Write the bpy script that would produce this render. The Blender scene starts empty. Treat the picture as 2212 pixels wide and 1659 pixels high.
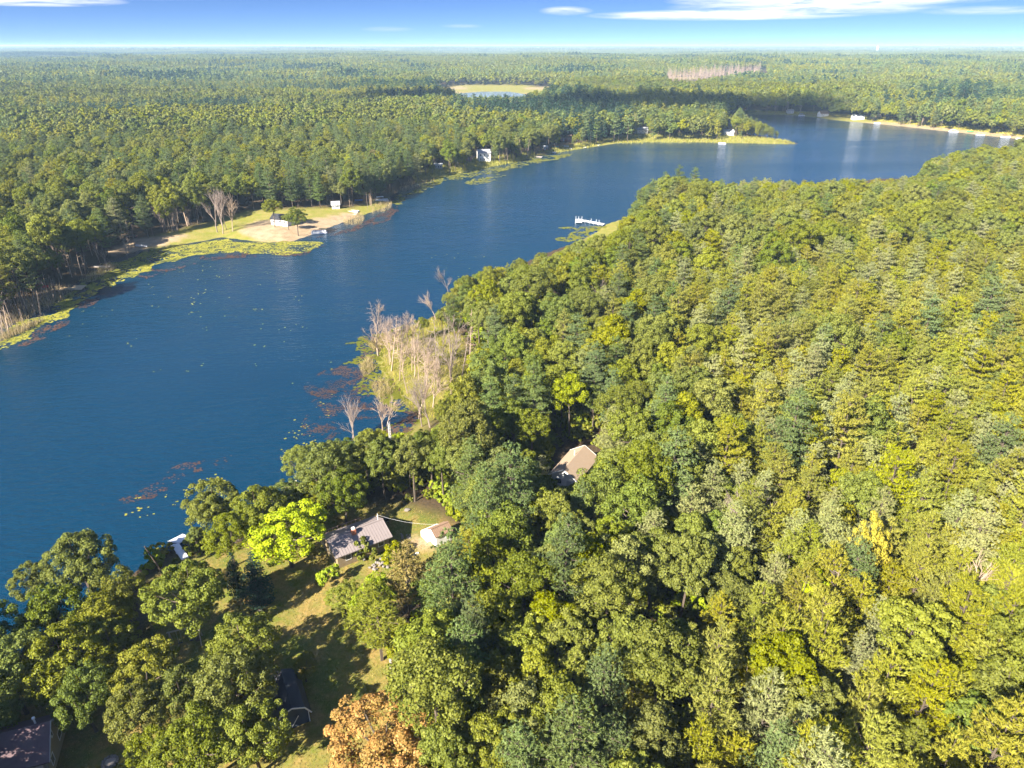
import bpy, math, random
import numpy as np
from mathutils import Vector, Matrix
R = math.radians
random.seed(7); rng = np.random.default_rng(7)
sc = bpy.context.scene
col = sc.collection
# ------------------------------------------------------------------ camera
CAM_H = 70.0
FPX, CX, CY = 1534.4, 1106.0, 829.5          # survey units of the photograph (2212 x 1659)
PITCH = math.atan((CY - 98.0) / FPX)
cam_d = bpy.data.cameras.new('camera'); cam = bpy.data.objects.new('camera', cam_d); col.objects.link(cam)
cam.location = (0, 0, CAM_H); cam.rotation_euler = (math.pi/2 - PITCH, 0, 0)
cam_d.sensor_fit = 'HORIZONTAL'; cam_d.sensor_width = 36; cam_d.lens = 36*FPX/2212
cam_d.clip_start = 0.5; cam_d.clip_end = 150000
sc.camera = cam
# ------------------------------------------------------------------ sun, sky, exposure
SUN_EL, SUN_AZ = R(33), R(42+180)            # azimuth measured from +Y towards +X
sun_to = Vector((math.sin(SUN_AZ)*math.cos(SUN_EL), math.cos(SUN_AZ)*math.cos(SUN_EL), math.sin(SUN_EL)))
sl = bpy.data.lights.new('sun', 'SUN'); sl.energy = 5.0; sl.angle = R(0.53); sl.color = (1.0, 0.925, 0.80)
so = bpy.data.objects.new('sun', sl); col.objects.link(so)
so.rotation_euler = sun_to.to_track_quat('Z', 'Y').to_euler(); so.location = (-60, -60, 200)
w = bpy.data.worlds.new('World'); sc.world = w; w.use_nodes = True
SKY_STRENGTH = 0.0502
def sky_nodes():
    nt = w.node_tree; nt.nodes.clear(); N = nt.nodes.new; L = nt.links.new
    def math_(op, a, b=None, c=None):
        n = N('ShaderNodeMath'); n.operation = op
        for i, v in enumerate((a, b, c)):
            if v is None: continue
            if isinstance(v, (int, float)): n.inputs[i].default_value = v
            else: L(v, n.inputs[i])
        return n.outputs[0]
    tc = N('ShaderNodeTexCoord'); sep = N('ShaderNodeSeparateXYZ'); L(tc.outputs['Generated'], sep.inputs[0])
    x, y, z = sep.outputs
    # a clear dry sky whose blue starts close above the horizon
    zz = math_('ADD', math_('MULTIPLY', math_('MAXIMUM', z, 0.0), 4.4), 0.12)
    zz = math_('MINIMUM', zz, math_('ADD', math_('MULTIPLY', z, 0.5), 0.40))
    cmb = N('ShaderNodeCombineXYZ'); L(x, cmb.inputs[0]); L(y, cmb.inputs[1]); L(zz, cmb.inputs[2])
    nrm = N('ShaderNodeVectorMath'); nrm.operation = 'NORMALIZE'; L(cmb.outputs[0], nrm.inputs[0])
    sky = N('ShaderNodeTexSky'); sky.sky_type = 'NISHITA'; sky.sun_disc = False
    sky.sun_elevation = SUN_EL; sky.sun_rotation = SUN_AZ
    sky.air_density = 1.0; sky.dust_density = 0.7; sky.ozone_density = 2.4; sky.altitude = 300
    L(nrm.outputs[0], sky.inputs[0])
    hsv = N('ShaderNodeHueSaturation'); hsv.inputs['Hue'].default_value = 0.511; hsv.inputs['Saturation'].default_value = 1.2; L(sky.outputs[0], hsv.inputs['Color'])
    # thin cirrus: azimuth / elevation in degrees, wisps stretched along the horizon
    az = math_('MULTIPLY', math_('ARCTAN2', x, y), 57.2958); el = math_('MULTIPLY', math_('ARCSINE', z), 57.2958)
    cv = N('ShaderNodeCombineXYZ'); L(math_('MULTIPLY', az, 0.10), cv.inputs[0]); L(math_('MULTIPLY', el, 1.1), cv.inputs[1])
    n1 = N('ShaderNodeTexNoise'); n1.inputs['Scale'].default_value = 2.2; n1.inputs['Detail'].default_value = 7; n1.inputs['Roughness'].default_value = 0.62; n1.inputs['Distortion'].default_value = 0.6
    L(cv.outputs[0], n1.inputs['Vector'])
    n2 = N('ShaderNodeTexNoise'); n2.inputs['Scale'].default_value = 0.55; n2.inputs['Detail'].default_value = 3
    L(cv.outputs[0], n2.inputs['Vector'])
    def a2(px): return math.degrees(math.atan((px-CX)/1695.0))
    def e2(py): return math.degrees((98-py)/FPX*0.93)
    tot = None
    for (px, py, hw, hh, s) in ((170, 6, 420, 17, 1.3), (60, 26, 190, 11, 1.2), (1790, 18, 340, 17, 1.3), (1560, 43, 300, 11, 1.2), (1725, 31, 280, 19, .7),
                                (1220, 34, 60, 9, .55), (2060, 8, 120, 9, .55), (2120, 42, 130, 8, .35), (1080, 92, 10, 1, .0), (840, 68, 60, 5, .22), (1000, 62, 50, 4, .16)):
        da = math_('DIVIDE', math_('SUBTRACT', az, a2(px)), hw/FPX*57.3*.9)
        de = math_('DIVIDE', math_('SUBTRACT', el, e2(py)), hh/FPX*57.3*.93)
        r2 = math_('ADD', math_('MULTIPLY', da, da), math_('MULTIPLY', de, de))
        v = math_('MULTIPLY', math_('MAXIMUM', math_('SUBTRACT', 1.0, r2), 0.0), s)
        tot = v if tot is None else math_('MAXIMUM', tot, v)
    # the same kind of wisps over the rest of the sky
    rest = math_('MULTIPLY', math_('MAXIMUM', math_('SUBTRACT', n2.outputs[0], 0.56), 0.0), 3.0)
    rest = math_('MULTIPLY', rest, math_('MINIMUM', math_('MAXIMUM', math_('MULTIPLY', math_('SUBTRACT', el, 3.8), 0.5), 0.0), 1.0))
    tot = math_('MAXIMUM', tot, rest)
    det = math_('MAXIMUM', math_('MULTIPLY', math_('SUBTRACT', n1.outputs[0], 0.30), 4.4), 0.0)
    fac = math_('MINIMUM', math_('MULTIPLY', tot, det), 0.93)
    mix = N('ShaderNodeMix'); mix.data_type = 'RGBA'; L(fac, mix.inputs[0]); L(hsv.outputs[0], mix.inputs[6]); mix.inputs[7].default_value = (5.6, 5.8, 6.2, 1)
    bg = N('ShaderNodeBackground'); bg.inputs[1].default_value = SKY_STRENGTH; L(mix.outputs[2], bg.inputs[0])
    out = N('ShaderNodeOutputWorld'); L(bg.outputs[0], out.inputs[0])
sky_nodes()
sc.view_settings.view_transform = 'Standard'; sc.view_settings.look = 'None'; sc.view_settings.gamma = 1
sc.view_settings.exposure = 2.15
sc.render.engine = 'CYCLES'
cy = sc.cycles
cy.max_bounces = 6; cy.diffuse_bounces = 3; cy.glossy_bounces = 3; cy.transmission_bounces = 4; cy.transparent_max_bounces = 6; cy.volume_bounces = 0
cy.caustics_reflective = False; cy.caustics_refractive = False; cy.sample_clamp_indirect = 4
cy.use_denoising = True; cy.use_adaptive_sampling = True; cy.adaptive_threshold = 0.02
try: cy.denoiser = 'OPENIMAGEDENOISE'; cy.denoising_input_passes = 'RGB_ALBEDO_NORMAL'; cy.denoising_prefilter = 'ACCURATE'
except Exception: pass
# ------------------------------------------------------------------ survey helpers
cp, sp = math.cos(PITCH), math.sin(PITCH)
def at(x, y, z=0.0):
    u = (x-CX)/FPX; v = (CY-y)/FPX
    dx, dy, dz = u, cp+v*sp, -sp+v*cp
    t = (z-CAM_H)/dz
    return Vector((dx*t, dy*t, z))
def proj(X, Y, Z):
    X = np.asarray(X, float); Y = np.asarray(Y, float); Z = np.asarray(Z, float) - CAM_H
    d = Y*cp - Z*sp; up = Y*sp + Z*cp
    d = np.maximum(d, 1e-3)
    return CX + FPX*X/d, CY - FPX*up/d, d
def wpoly(pts, z=0.0): return np.array([at(px, py, z)[:2] for px, py in pts])
def inside(P, poly):
    x, y = P[..., 0], P[..., 1]; c = np.zeros(x.shape, bool); n = len(poly)
    for i in range(n):
        x1, y1 = poly[i]; x2, y2 = poly[(i+1) % n]
        if y1 == y2: continue
        c ^= ((y1 > y) != (y2 > y)) & (x < (x2-x1)*(y-y1)/(y2-y1)+x1)
    return c
def sdist(P, poly):
    """signed distance, positive outside"""
    x, y = P[..., 0], P[..., 1]; d = np.full(x.shape, 1e9); n = len(poly)
    for i in range(n):
        a = poly[i]; b = poly[(i+1) % n]; e = b-a; L2 = max(e@e, 1e-9)
        t = np.clip(((x-a[0])*e[0]+(y-a[1])*e[1])/L2, 0, 1)
        d = np.minimum(d, (x-a[0]-t*e[0])**2+(y-a[1]-t*e[1])**2)
    d = np.sqrt(d)
    return np.where(inside(P, poly), -d, d)
_tab = np.random.default_rng(3).random(4096)
def vnoise(x, y, s, seed=0):
    x = np.asarray(x)/s+seed*17.3; y = np.asarray(y)/s+seed*9.1
    xi, yi = np.floor(x).astype(int), np.floor(y).astype(int); fx, fy = x-xi, y-yi
    fx = fx*fx*(3-2*fx); fy = fy*fy*(3-2*fy)
    h = lambda i, j: _tab[(i*73856093 ^ j*19349663) & 4095]
    return (h(xi, yi)*(1-fx)+h(xi+1, yi)*fx)*(1-fy)+(h(xi, yi+1)*(1-fx)+h(xi+1, yi+1)*fx)*fy
def sstep(a, b, v):
    t = np.clip((v-a)/(b-a), 0, 1); return t*t*(3-2*t)
# ------------------------------------------------------------------ materials
MATS = {}
def new_mat(name):
    m = bpy.data.materials.new(name); m.use_nodes = True; m.node_tree.nodes.clear()
    return m, m.node_tree.nodes.new, m.node_tree.links.new
def rgba(c): return (c[0], c[1], c[2], 1)
def plain(name, c, rough=0.7, var=0.25, scale=3.0, metal=0.0, spec=0.3, bump=0.0, streak=None):
    """painted / wooden / stone surface with grain and wear"""
    if name in MATS: return MATS[name]
    m, N, L = new_mat(name)
    tc = N('ShaderNodeTexCoord'); mp = N('ShaderNodeMapping'); L(tc.outputs['Object'], mp.inputs[0])
    if streak: mp.inputs['Scale'].default_value = streak
    n = N('ShaderNodeTexNoise'); n.inputs['Scale'].default_value = scale; n.inputs['Detail'].default_value = 6; n.inputs['Roughness'].default_value = .65; L(mp.outputs[0], n.inputs[0])
    mx = N('ShaderNodeMix'); mx.data_type = 'RGBA'; L(n.outputs[0], mx.inputs[0])
    mx.inputs[6].default_value = rgba([v*(1-var) for v in c]); mx.inputs[7].default_value = rgba([min(1, v*(1+var)) for v in c])
    b = N('ShaderNodeBsdfPrincipled'); L(mx.outputs[2], b.inputs['Base Color']); b.inputs['Roughness'].default_value = rough; b.inputs['Metallic'].default_value = metal
    b.inputs['Specular IOR Level'].default_value = spec
    if bump:
        bp = N('ShaderNodeBump'); bp.inputs['Strength'].default_value = bump; L(n.outputs[0], bp.inputs['Height']); L(bp.outputs[0], b.inputs['Normal'])
    o = N('ShaderNodeOutputMaterial'); L(b.outputs[0], o.inputs[0]); MATS[name] = m; return m
def leaf_mat(name, c, c2, hue=0.011, trans=0.28, vv=.17):
    """foliage: every leaf and every tree a little different"""
    m, N, L = new_mat(name)
    oi = N('ShaderNodeObjectInfo'); at_ = N('ShaderNodeAttribute'); at_.attribute_name = 'tint'
    mx = N('ShaderNodeMix'); mx.data_type = 'RGBA'; mx.inputs[6].default_value = rgba(c); mx.inputs[7].default_value = rgba(c2)
    L(at_.outputs['Fac'], mx.inputs[0])
    hs = N('ShaderNodeHueSaturation'); L(mx.outputs[2], hs.inputs['Color'])
    mr = N('ShaderNodeMapRange'); mr.inputs[3].default_value = 0.5-hue; mr.inputs[4].default_value = 0.5+hue; L(oi.outputs['Random'], mr.inputs[0]); L(mr.outputs[0], hs.inputs['Hue'])
    m2 = N('ShaderNodeMath'); m2.operation = 'MULTIPLY'; m2.inputs[1].default_value = 7.13; L(oi.outputs['Random'], m2.inputs[0])
    m3 = N('ShaderNodeMath'); m3.operation = 'FRACT'; L(m2.outputs[0], m3.inputs[0])
    mr2 = N('ShaderNodeMapRange'); mr2.inputs[3].default_value = 1-vv; mr2.inputs[4].default_value = 1+vv; L(m3.outputs[0], mr2.inputs[0]); L(mr2.outputs[0], hs.inputs['Value'])
    m4 = N('ShaderNodeMath'); m4.operation = 'MULTIPLY'; m4.inputs[1].default_value = 31.7; L(oi.outputs['Random'], m4.inputs[0])
    m5 = N('ShaderNodeMath'); m5.operation = 'FRACT'; L(m4.outputs[0], m5.inputs[0])
    mr3 = N('ShaderNodeMapRange'); mr3.inputs[3].default_value = 1-.6*vv; mr3.inputs[4].default_value = 1+.4*vv; L(m5.outputs[0], mr3.inputs[0]); L(mr3.outputs[0], hs.inputs['Saturation'])
    b = N('ShaderNodeBsdfDiffuse'); L(hs.outputs[0], b.inputs[0])
    t = N('ShaderNodeBsdfTranslucent'); L(hs.outputs[0], t.inputs[0])
    g = N('ShaderNodeBsdfGlossy'); g.inputs['Roughness'].default_value = 0.5; g.inputs[0].default_value = (1, 1, 1, 1)
    ms = N('ShaderNodeMixShader'); ms.inputs[0].default_value = trans; L(b.outputs[0], ms.inputs[1]); L(t.outputs[0], ms.inputs[2])
    ms2 = N('ShaderNodeMixShader'); ms2.inputs[0].default_value = 0.006; L(ms.outputs[0], ms2.inputs[1]); L(g.outputs[0], ms2.inputs[2])
    o = N('ShaderNodeOutputMaterial'); L(ms2.outputs[0], o.inputs[0]); MATS[name] = m; return m
leaf_mat('oak_olive', (0.108, 0.128, 0.016), (0.195, 0.208, 0.028))
leaf_mat('oak_green', (0.085, 0.116, 0.016), (0.158, 0.185, 0.028))
leaf_mat('oak_grey', (0.105, 0.124, 0.024), (0.185, 0.2, 0.042))
leaf_mat('oak_yellow', (0.135, 0.152, 0.01), (0.23, 0.236, 0.016))
leaf_mat('pine_yellow', (0.205, 0.212, 0.014), (0.345, 0.332, 0.03), trans=.42, vv=.15)
leaf_mat('pine_olive', (0.18, 0.192, 0.026), (0.3, 0.298, 0.048), trans=.42, vv=.15)
leaf_mat('pine_blue', (0.088, 0.13, 0.036), (0.165, 0.205, 0.062))
leaf_mat('pine_pale', (0.215, 0.235, 0.085), (0.345, 0.35, 0.135), trans=.42, vv=.15)
leaf_mat('dark_conifer', (.022, .050, .030), (.040, .078, .044))
leaf_mat('maple_lime', (0.22, 0.31, 0.002), (0.42, 0.47, 0.004), hue=.002, vv=.04)
leaf_mat('leaf_orange', (0.2, 0.155, 0.04), (0.54, 0.29, 0.095), hue=.002, vv=.05)
leaf_mat('leaf_yellow', (0.26, 0.25, 0.03), (0.5, 0.42, 0.06), hue=.004, vv=.08)
leaf_mat('leaf_rust', (0.16, 0.14, 0.04), (0.28, 0.21, 0.07), hue=.01)
leaf_mat('leaf_lawn_green', (0.16, 0.22, 0.012), (0.29, 0.34, 0.02), hue=.004, vv=.1)
leaf_mat('weed_yellow', (0.19, 0.19, 0.01), (0.3, 0.265, 0.02), trans=.1)
leaf_mat('weed_green', (.085,.10,.014), (.165,.165,.028), trans=.1)
leaf_mat('weed_brown', (0.05, 0.03, 0.026), (0.095, 0.058, 0.044), trans=.1)
leaf_mat('reed_straw', (.260, .200, .090), (.420, .330, .170), trans=.2)
leaf_mat('reed_green', (.190, .190, .030), (.340, .310, .060), trans=.2)
leaf_mat('lawn_blade', (.170, .150, .028), (.270, .215, .050), trans=.2)
plain('bark', (.085, .065, .048), .9, .4, 6, streak=(3, 3, .5))
plain('bark_pale', (.330, .270, .200), .9, .3, 4, streak=(3, 3, .4))
plain('dead_wood', (.290, .215, .155), .9, .25, 4, streak=(3, 3, .4))
plain('dead_wood_grey', (.225, .175, .145), .9, .25, 4, streak=(3, 3, .4))
plain('white_paint', (.66, .65, .63), .5, .06, 2)
plain('dock_white', (.74, .73, .72), .6, .10, 3)
plain('dock_wood', (.50, .36, .20), .8, .2, 3)
plain('dock_grey', (.36, .31, .26), .85, .2, 3)
plain('dock_red', (.36, .23, .18), .8, .2, 3)
plain('metal', (.55, .56, .58), .35, .1, 3, metal=.8)
plain('roof_metal', (.215, .180, .170), .42, .10, 1.2, spec=.5)
plain('roof_tan', (.300, .220, .150), .9, .12, 2)
plain('roof_brown', (.120, .080, .085), .9, .22, 2)
plain('roof_rust', (.210, .135, .090), .7, .2, 2)
plain('roof_dark', (.030, .030, .036), .7, .25, 2)
plain('roof_grey', (.230, .230, .240), .8, .15, 2)
plain('roof_pale', (.40, .41, .42), .5, .1, 2)
plain('siding_brown', (.200, .150, .085), .8, .25, 3, streak=(.5, .5, 6))
plain('siding_olive', (.290, .250, .170), .8, .08, 2)
plain('siding_white', (.60, .59, .56), .7, .05, 2)
plain('siding_grey', (.40, .40, .40), .7, .1, 2)
plain('siding_red', (.34, .15, .12), .8, .15, 2)
plain('siding_navy', (.040, .055, .080), .6, .2, 2)
plain('brick', (.360, .120, .060), .9, .3, 8)
plain('stone', (.200, .175, .155), .9, .35, 5, bump=.4)
plain('concrete', (.420, .400, .370), .9, .15, 4)
plain('black_part', (.020, .020, .022), .5, .2, 3)
plain('car_dark', (.020, .022, .030), .25, .1, 2, spec=.6)
plain('red_part', (.480, .030, .030), .4, .1, 2)
plain('teal_tarp', (.020, .330, .310), .5, .15, 2)
plain('green_tarp', (.030, .330, .170), .5, .15, 2)
plain('blue_part', (.040, .130, .400), .5, .15, 2)
plain('tower_paint', (.680, .760, .740), .5, .05, 1)
plain('wall_far_white', (.760, .760, .740), .6, .05, 1)
def glass_mat():
    m, N, L = new_mat('window_glass'); b = N('ShaderNodeBsdfPrincipled'); b.inputs['Base Color'].default_value = (.03, .04, .05, 1); b.inputs['Roughness'].default_value = .06
    b.inputs['Specular IOR Level'].default_value = .8; o = N('ShaderNodeOutputMaterial'); L(b.outputs[0], o.inputs[0]); MATS['glass'] = m
glass_mat()
# ------------------------------------------------------------------ mesh helpers
def mesh_np(name, V, F, mat=None, tint=None, smooth=False):
    V = np.ascontiguousarray(V, np.float32); me = bpy.data.meshes.new(name)
    if isinstance(F, np.ndarray):
        n, k = F.shape; me.vertices.add(len(V)); me.vertices.foreach_set('co', V.ravel())
        me.loops.add(n*k); me.loops.foreach_set('vertex_index', np.ascontiguousarray(F, np.int32).ravel())
        me.polygons.add(n); me.polygons.foreach_set('loop_start', np.arange(0, n*k, k, dtype=np.int32)); me.update(calc_edges=True)
    else:
        me.from_pydata(V.tolist(), [], F); me.update()
    if tint is not None:
        a = me.attributes.new('tint', 'FLOAT', 'POINT'); a.data.foreach_set('value', np.ascontiguousarray(tint, np.float32))
    if mat: me.materials.append(MATS[mat])
    if smooth: me.polygons.foreach_set('use_smooth', np.ones(len(me.polygons), bool))
    return me
class MB:
    def __init__(s): s.V = []; s.F = []
    def add(s, v, f):
        o = len(s.V); s.V += [tuple(p) for p in v]; s.F += [[i+o for i in q] for q in f]; return s
    def box(s, x0, x1, y0, y1, z0, z1):
        return s.add([(x0,y0,z0),(x1,y0,z0),(x1,y1,z0),(x0,y1,z0),(x0,y0,z1),(x1,y0,z1),(x1,y1,z1),(x0,y1,z1)],
                     [(3,2,1,0),(4,5,6,7),(0,1,5,4),(1,2,6,5),(2,3,7,6),(3,0,4,7)])
    def tube(s, pts, rad, n=6, cap=True):
        pts = [Vector(p) for p in pts]; rad = rad if hasattr(rad, '__len__') else [rad]*len(pts); rings = []
        for i, p in enumerate(pts):
            d = (pts[min(i+1, len(pts)-1)]-pts[max(i-1, 0)]).normalized(); a = d.orthogonal().normalized(); b = d.cross(a)
            rings.append([p+(a*math.cos(t)+b*math.sin(t))*rad[i] for t in [2*math.pi*k/n for k in range(n)]])
        v = [q for r in rings for q in r]; f = []
        for i in range(len(pts)-1):
            for k in range(n): f.append((i*n+k, i*n+(k+1) % n, (i+1)*n+(k+1) % n, (i+1)*n+k))
        if cap: f.append(tuple(range(n))[::-1]); f.append(tuple((len(pts)-1)*n+k for k in range(n)))
        return s.add(v, f)
    def bar(s, a, b, wd, th=None):
        a, b = Vector(a), Vector(b); th = th or wd; d = (b-a).normalized(); u = Vector((0,0,1)) if abs(d.z) < .9 else Vector((1,0,0))
        x = d.cross(u).normalized()*wd/2; y = d.cross(x).normalized()*th/2
        return s.add([a-x-y,a+x-y,a+x+y,a-x+y,b-x-y,b+x-y,b+x+y,b-x+y],[(3,2,1,0),(4,5,6,7),(0,1,5,4),(1,2,6,5),(2,3,7,6),(3,0,4,7)])
    def prism(s, prof, y0, y1):
        """profile in (x,z) extruded along y"""
        n = len(prof); v = [(x, y0, z) for x, z in prof]+[(x, y1, z) for x, z in prof]
        return s.add(v, [tuple(range(n)), tuple(range(2*n-1, n-1, -1))]+[(i, i+n, (i+1) % n+n, (i+1) % n) for i in range(n)])
    def build(s, name, mat, parent=None, smooth=False):
        me = bpy.data.meshes.new(name); me.from_pydata(s.V, [], s.F); me.update(); me.materials.append(MATS[mat])
        if smooth:
            for p in me.polygons: p.use_smooth = True
        o = bpy.data.objects.new(name, me); col.objects.link(o)
        if parent: o.parent = parent
        return o
def tag(o, label=None, cat=None, group=None, kind=None):
    if label: o['label'] = label
    if cat: o['category'] = cat
    if group: o['group'] = group
    if kind: o['kind'] = kind
    return o
def empty(name, loc, rz=0, s=1):
    o = bpy.data.objects.new(name, None); col.objects.link(o); o.location = loc; o.rotation_euler = (0, 0, rz); o.scale = (s, s, s); o.empty_display_size = .5
    return o
# ------------------------------------------------------------------ the lie of the land
LEFT_SHORE = [(0,706),(45,690),(90,664),(130,634),(175,604),(235,566),(300,540),(400,527),(480,512),(560,522),(620,524),(668,508),(712,490),(745,478),(790,462),(836,446),(840,426),
  (870,406),(930,386),(1000,372),(1080,356),(1160,338),(1200,329),(1262,320),(1335,309),(1420,306),(1500,307),(1600,309),(1690,311),(1724,311),(1700,304),(1655,297),(1610,288),(1580,274),(1566,258),(1590,250),(1625,247),(1700,248),
  (1760,253),(1800,259),(1850,264),(1900,268),(1960,274),(2020,281),(2080,287),(2130,293),(2180,298),(2260,307),(2400,318)]
RIGHT_SHORE = [(2500,338),(2330,345),(2212,352),(2100,368),(2010,390),(1950,386),(1890,386),(1830,402),(1760,425),(1650,432),(1560,442),(1480,452),(1400,464),(1345,474),(1310,485),(1290,502),(1250,522),
  (1180,548),(1120,574),(1060,604),(1010,640),(960,672),(900,702),(850,724),(822,748),(812,778),(838,832),(876,874),(908,905),(875,934),(806,958),(745,975),(690,1000),(662,1030),(640,1060),(600,1092),(540,1122),(470,1155),
  (418,1176),(352,1197),(300,1232),(200,1318),(60,1408),(0,1448)]
LAKE = np.vstack([np.array([(-420, 95), (-300, 150), (-190, 178)]), wpoly(LEFT_SHORE), wpoly(RIGHT_SHORE), np.array([(-95, 45), (-150, 20), (-260, 0), (-420, -10)])])
POND = wpoly([(985,204),(1040,199.5),(1100,199.5),(1135,205),(1150,216),(1125,226),(1060,222),(1000,214)])
POND_MEADOW = wpoly([(940,190),(1000,187),(1120,187),(1185,189),(1215,200),(1200,216),(1165,234),(1000,234),(935,212)])
FIELD = wpoly([(2060,158),(2300,156),(2300,163),(2100,163)])
def clean(p): return np.asarray(p, float)
def ground_z(x, y):
    x = np.asarray(x, float); y = np.asarray(y, float); P = np.stack([x, y], -1)
    d = sdist(P, LAKE); r = np.hypot(x, y)
    land = .45*sstep(0, 2.5, d)+.8*sstep(2, 14, d)+.9*sstep(10, 60, d)+.35*vnoise(x, y, 9, 1)*sstep(2, 10, d)
    far = sstep(900, 2600, r)*(20*vnoise(x, y, 480, 5)+10*vnoise(x, y, 1900, 6))+sstep(4000, 15000, r)*18*vnoise(x, y, 4000, 8)
    z = np.where(d > 0, .03+land+far, -1.4*sstep(0, 9, -d)-.02)
    dp = sdist(P, POND); k = sstep(0, 60, sdist(P, POND_MEADOW))
    z = np.where(d > 0, np.where(dp < 0, .6, 1.1+(z-1.1)*k), z)
    return z
def gz(x, y): return float(ground_z(np.array([x]), np.array([y]))[0])
def onland(px, py, lift=0.0):
    p = at(px, py, 1.0)
    for _ in range(4): p = at(px, py, gz(p.x, p.y))
    return Vector((p.x, p.y, p.z+lift))
# ground cover zones, all as real places on the ground
LAWN = wpoly([(560,1170),(660,1110),(700,1085),(850,1080),(945,1110),(1010,1150),(1000,1215),(920,1235),(850,1290),(850,1400),(880,1470),(870,1560),(980,1660),(960,1900),(240,1900),(150,1700),(-60,1600),(-60,1500),(60,1470),(300,1380),(330,1230),(400,1185),(470,1165)], 2)
SAND_NEAR = wpoly([(850,1165),(900,1150),(935,1165),(945,1185),(900,1190),(860,1190)], 2)
BEACH = wpoly([(225,545),(290,520),(350,512),(420,505),(340,530),(240,548)]+[], 1)
BEACH2 = wpoly([(515,500),(560,478),(640,482),(760,458),(790,462),(745,480),(700,492),(668,508),(620,520),(560,517)], 1)
GRASS_LEFT = wpoly([(330,515),(480,475),(540,460),(640,455),(760,450),(850,420),(850,445),(740,485),(660,512),(560,525),(480,515),(400,530),(240,575),(200,600)], 1)
GRASS_PEN = wpoly([(900,375),(960,352),(1100,340),(1180,330),(1290,300),(1400,290),(1560,292),(1680,302),(1725,312),(1500,312),(1330,314),(1200,333),(1090,362),(960,388)], 1)
GRASS_FAR = wpoly([(1590,238),(1720,243),(1800,250),(1900,258),(2040,268),(2110,277),(2212,290),(2400,306),(2400,322),(2130,296),(2000,281),(1850,267),(1740,253),(1590,252)], 1)
SAND_FAR = wpoly([(1990,266),(2040,268),(2090,281),(2130,283),(2212,290),(2300,298),(2300,310),(2180,300),(2100,291),(2030,282),(1900,268),(1850,262)], 1)
MARSH = wpoly([(760,735),(830,700),(930,690),(1000,740),(1010,820),(960,900),(900,960),(800,965),(870,930),(905,900),(830,830),(800,780)], 0)
DOCK_LAND = wpoly([(1290,478),(1330,462),(1375,462),(1370,505),(1280,520),(1240,535)], 1)
def build_ground():
    a_in = np.radians(np.linspace(-44, 44, 420)); a_out = np.radians(np.concatenate([np.linspace(-180, -45, 60), np.linspace(45, 179, 60)]))
    ang = np.sort(np.concatenate([a_in, a_out])); rad = np.concatenate([np.geomspace(8, 1200, 380), np.geomspace(1240, 90000, 90)])
    A, RR = np.meshgrid(ang, rad); X = RR*np.sin(A); Y = RR*np.cos(A); nr, na = X.shape
    Z = ground_z(X.ravel(), Y.ravel()).reshape(X.shape)
    V = np.stack([X, Y, Z], -1).reshape(-1, 3); i = np.arange(nr-1)[:, None]*na; j = np.arange(na)[None, :]; j2 = (j+1) % na
    F = np.stack([i+j, i+na+j, i+na+j2, i+j2], -1).reshape(-1, 4)[:, ::-1]
    c0 = len(V); V = np.vstack([V, [[0, 0, float(Z[0].mean())]]]); fan = [[int(c0), int(k), int((k+1) % na)] for k in range(na)]
    me = mesh_np('ground', V, F, None, smooth=True)
    P = V[:, :2]; d = sdist(P, LAKE); r = np.hypot(P[:, 0], P[:, 1])
    jit = 2.2*(vnoise(P[:, 0], P[:, 1], 4, 11)-.5)+5*(vnoise(P[:, 0], P[:, 1], 14, 12)-.5)
    def zone(poly, soft=2.5, k=1.0): return 1-sstep(-soft, soft, sdist(P, poly)+jit*k*.5)
    lawn = zone(LAWN); grass = np.maximum.reduce([zone(GRASS_LEFT), zone(GRASS_PEN, 4), zone(GRASS_FAR, 6), zone(POND_MEADOW, 10), zone(MARSH)*.75, zone(FIELD, 15), zone(DOCK_LAND)])
    sand = np.maximum.reduce([zone(SAND_NEAR, .8, .6), zone(BEACH, 1.2, .6), zone(BEACH2, 1.2, .6), .8*zone(SAND_FAR, 3), zone(FIELD, 12)*.55, .8*(zone(POND_MEADOW, 10))*sstep(.45, .6, vnoise(P[:, 0]*.25, P[:, 1], 22, 4))])
    grass = np.maximum(grass, (vnoise(P[:, 0], P[:, 1]*2.2, 120, 44) > .90)*sstep(500, 560, r)*.8)
    sand = np.maximum(sand, (vnoise(P[:, 0], P[:, 1]*2.2, 120, 44) > .94)*sstep(500, 560, r)*.35)
    far = sstep(1500, 4000, r)
    ca = me.color_attributes.new('zones', 'FLOAT_COLOR', 'POINT')
    ca.data.foreach_set('color', np.stack([lawn, grass, sand, far], -1).astype(np.float32).ravel())
    m, N, L = new_mat('ground_cover'); at_ = N('ShaderNodeAttribute'); at_.attribute_name = 'zones'; sp_ = N('ShaderNodeSeparateColor'); L(at_.outputs['Color'], sp_.inputs[0])
    geo = N('ShaderNodeNewGeometry')
    def noise(s, d=5, rough=.6):
        n = N('ShaderNodeTexNoise'); n.inputs['Scale'].default_value = s; n.inputs['Detail'].default_value = d; n.inputs['Roughness'].default_value = rough; L(geo.outputs['Position'], n.inputs['Vector']); return n.outputs[0]
    def sharp(f, a_, b_):
        q = N('ShaderNodeMapRange'); q.inputs[1].default_value = a_; q.inputs[2].default_value = b_; L(f, q.inputs[0]); return q.outputs[0]
    def ramp(f, stops):
        rp = N('ShaderNodeValToRGB'); L(f, rp.inputs[0]); e = rp.color_ramp.elements
        while len(e) < len(stops): e.new(.5)
        for q, (p_, c_) in zip(e, stops): q.position = p_; q.color = rgba(c_)
        return rp.outputs[0]
    def mix(f, a, b):
        x = N('ShaderNodeMix'); x.data_type = 'RGBA'; L(f, x.inputs[0]); L(a, x.inputs[6]); L(b, x.inputs[7]); return x.outputs[2]
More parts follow.
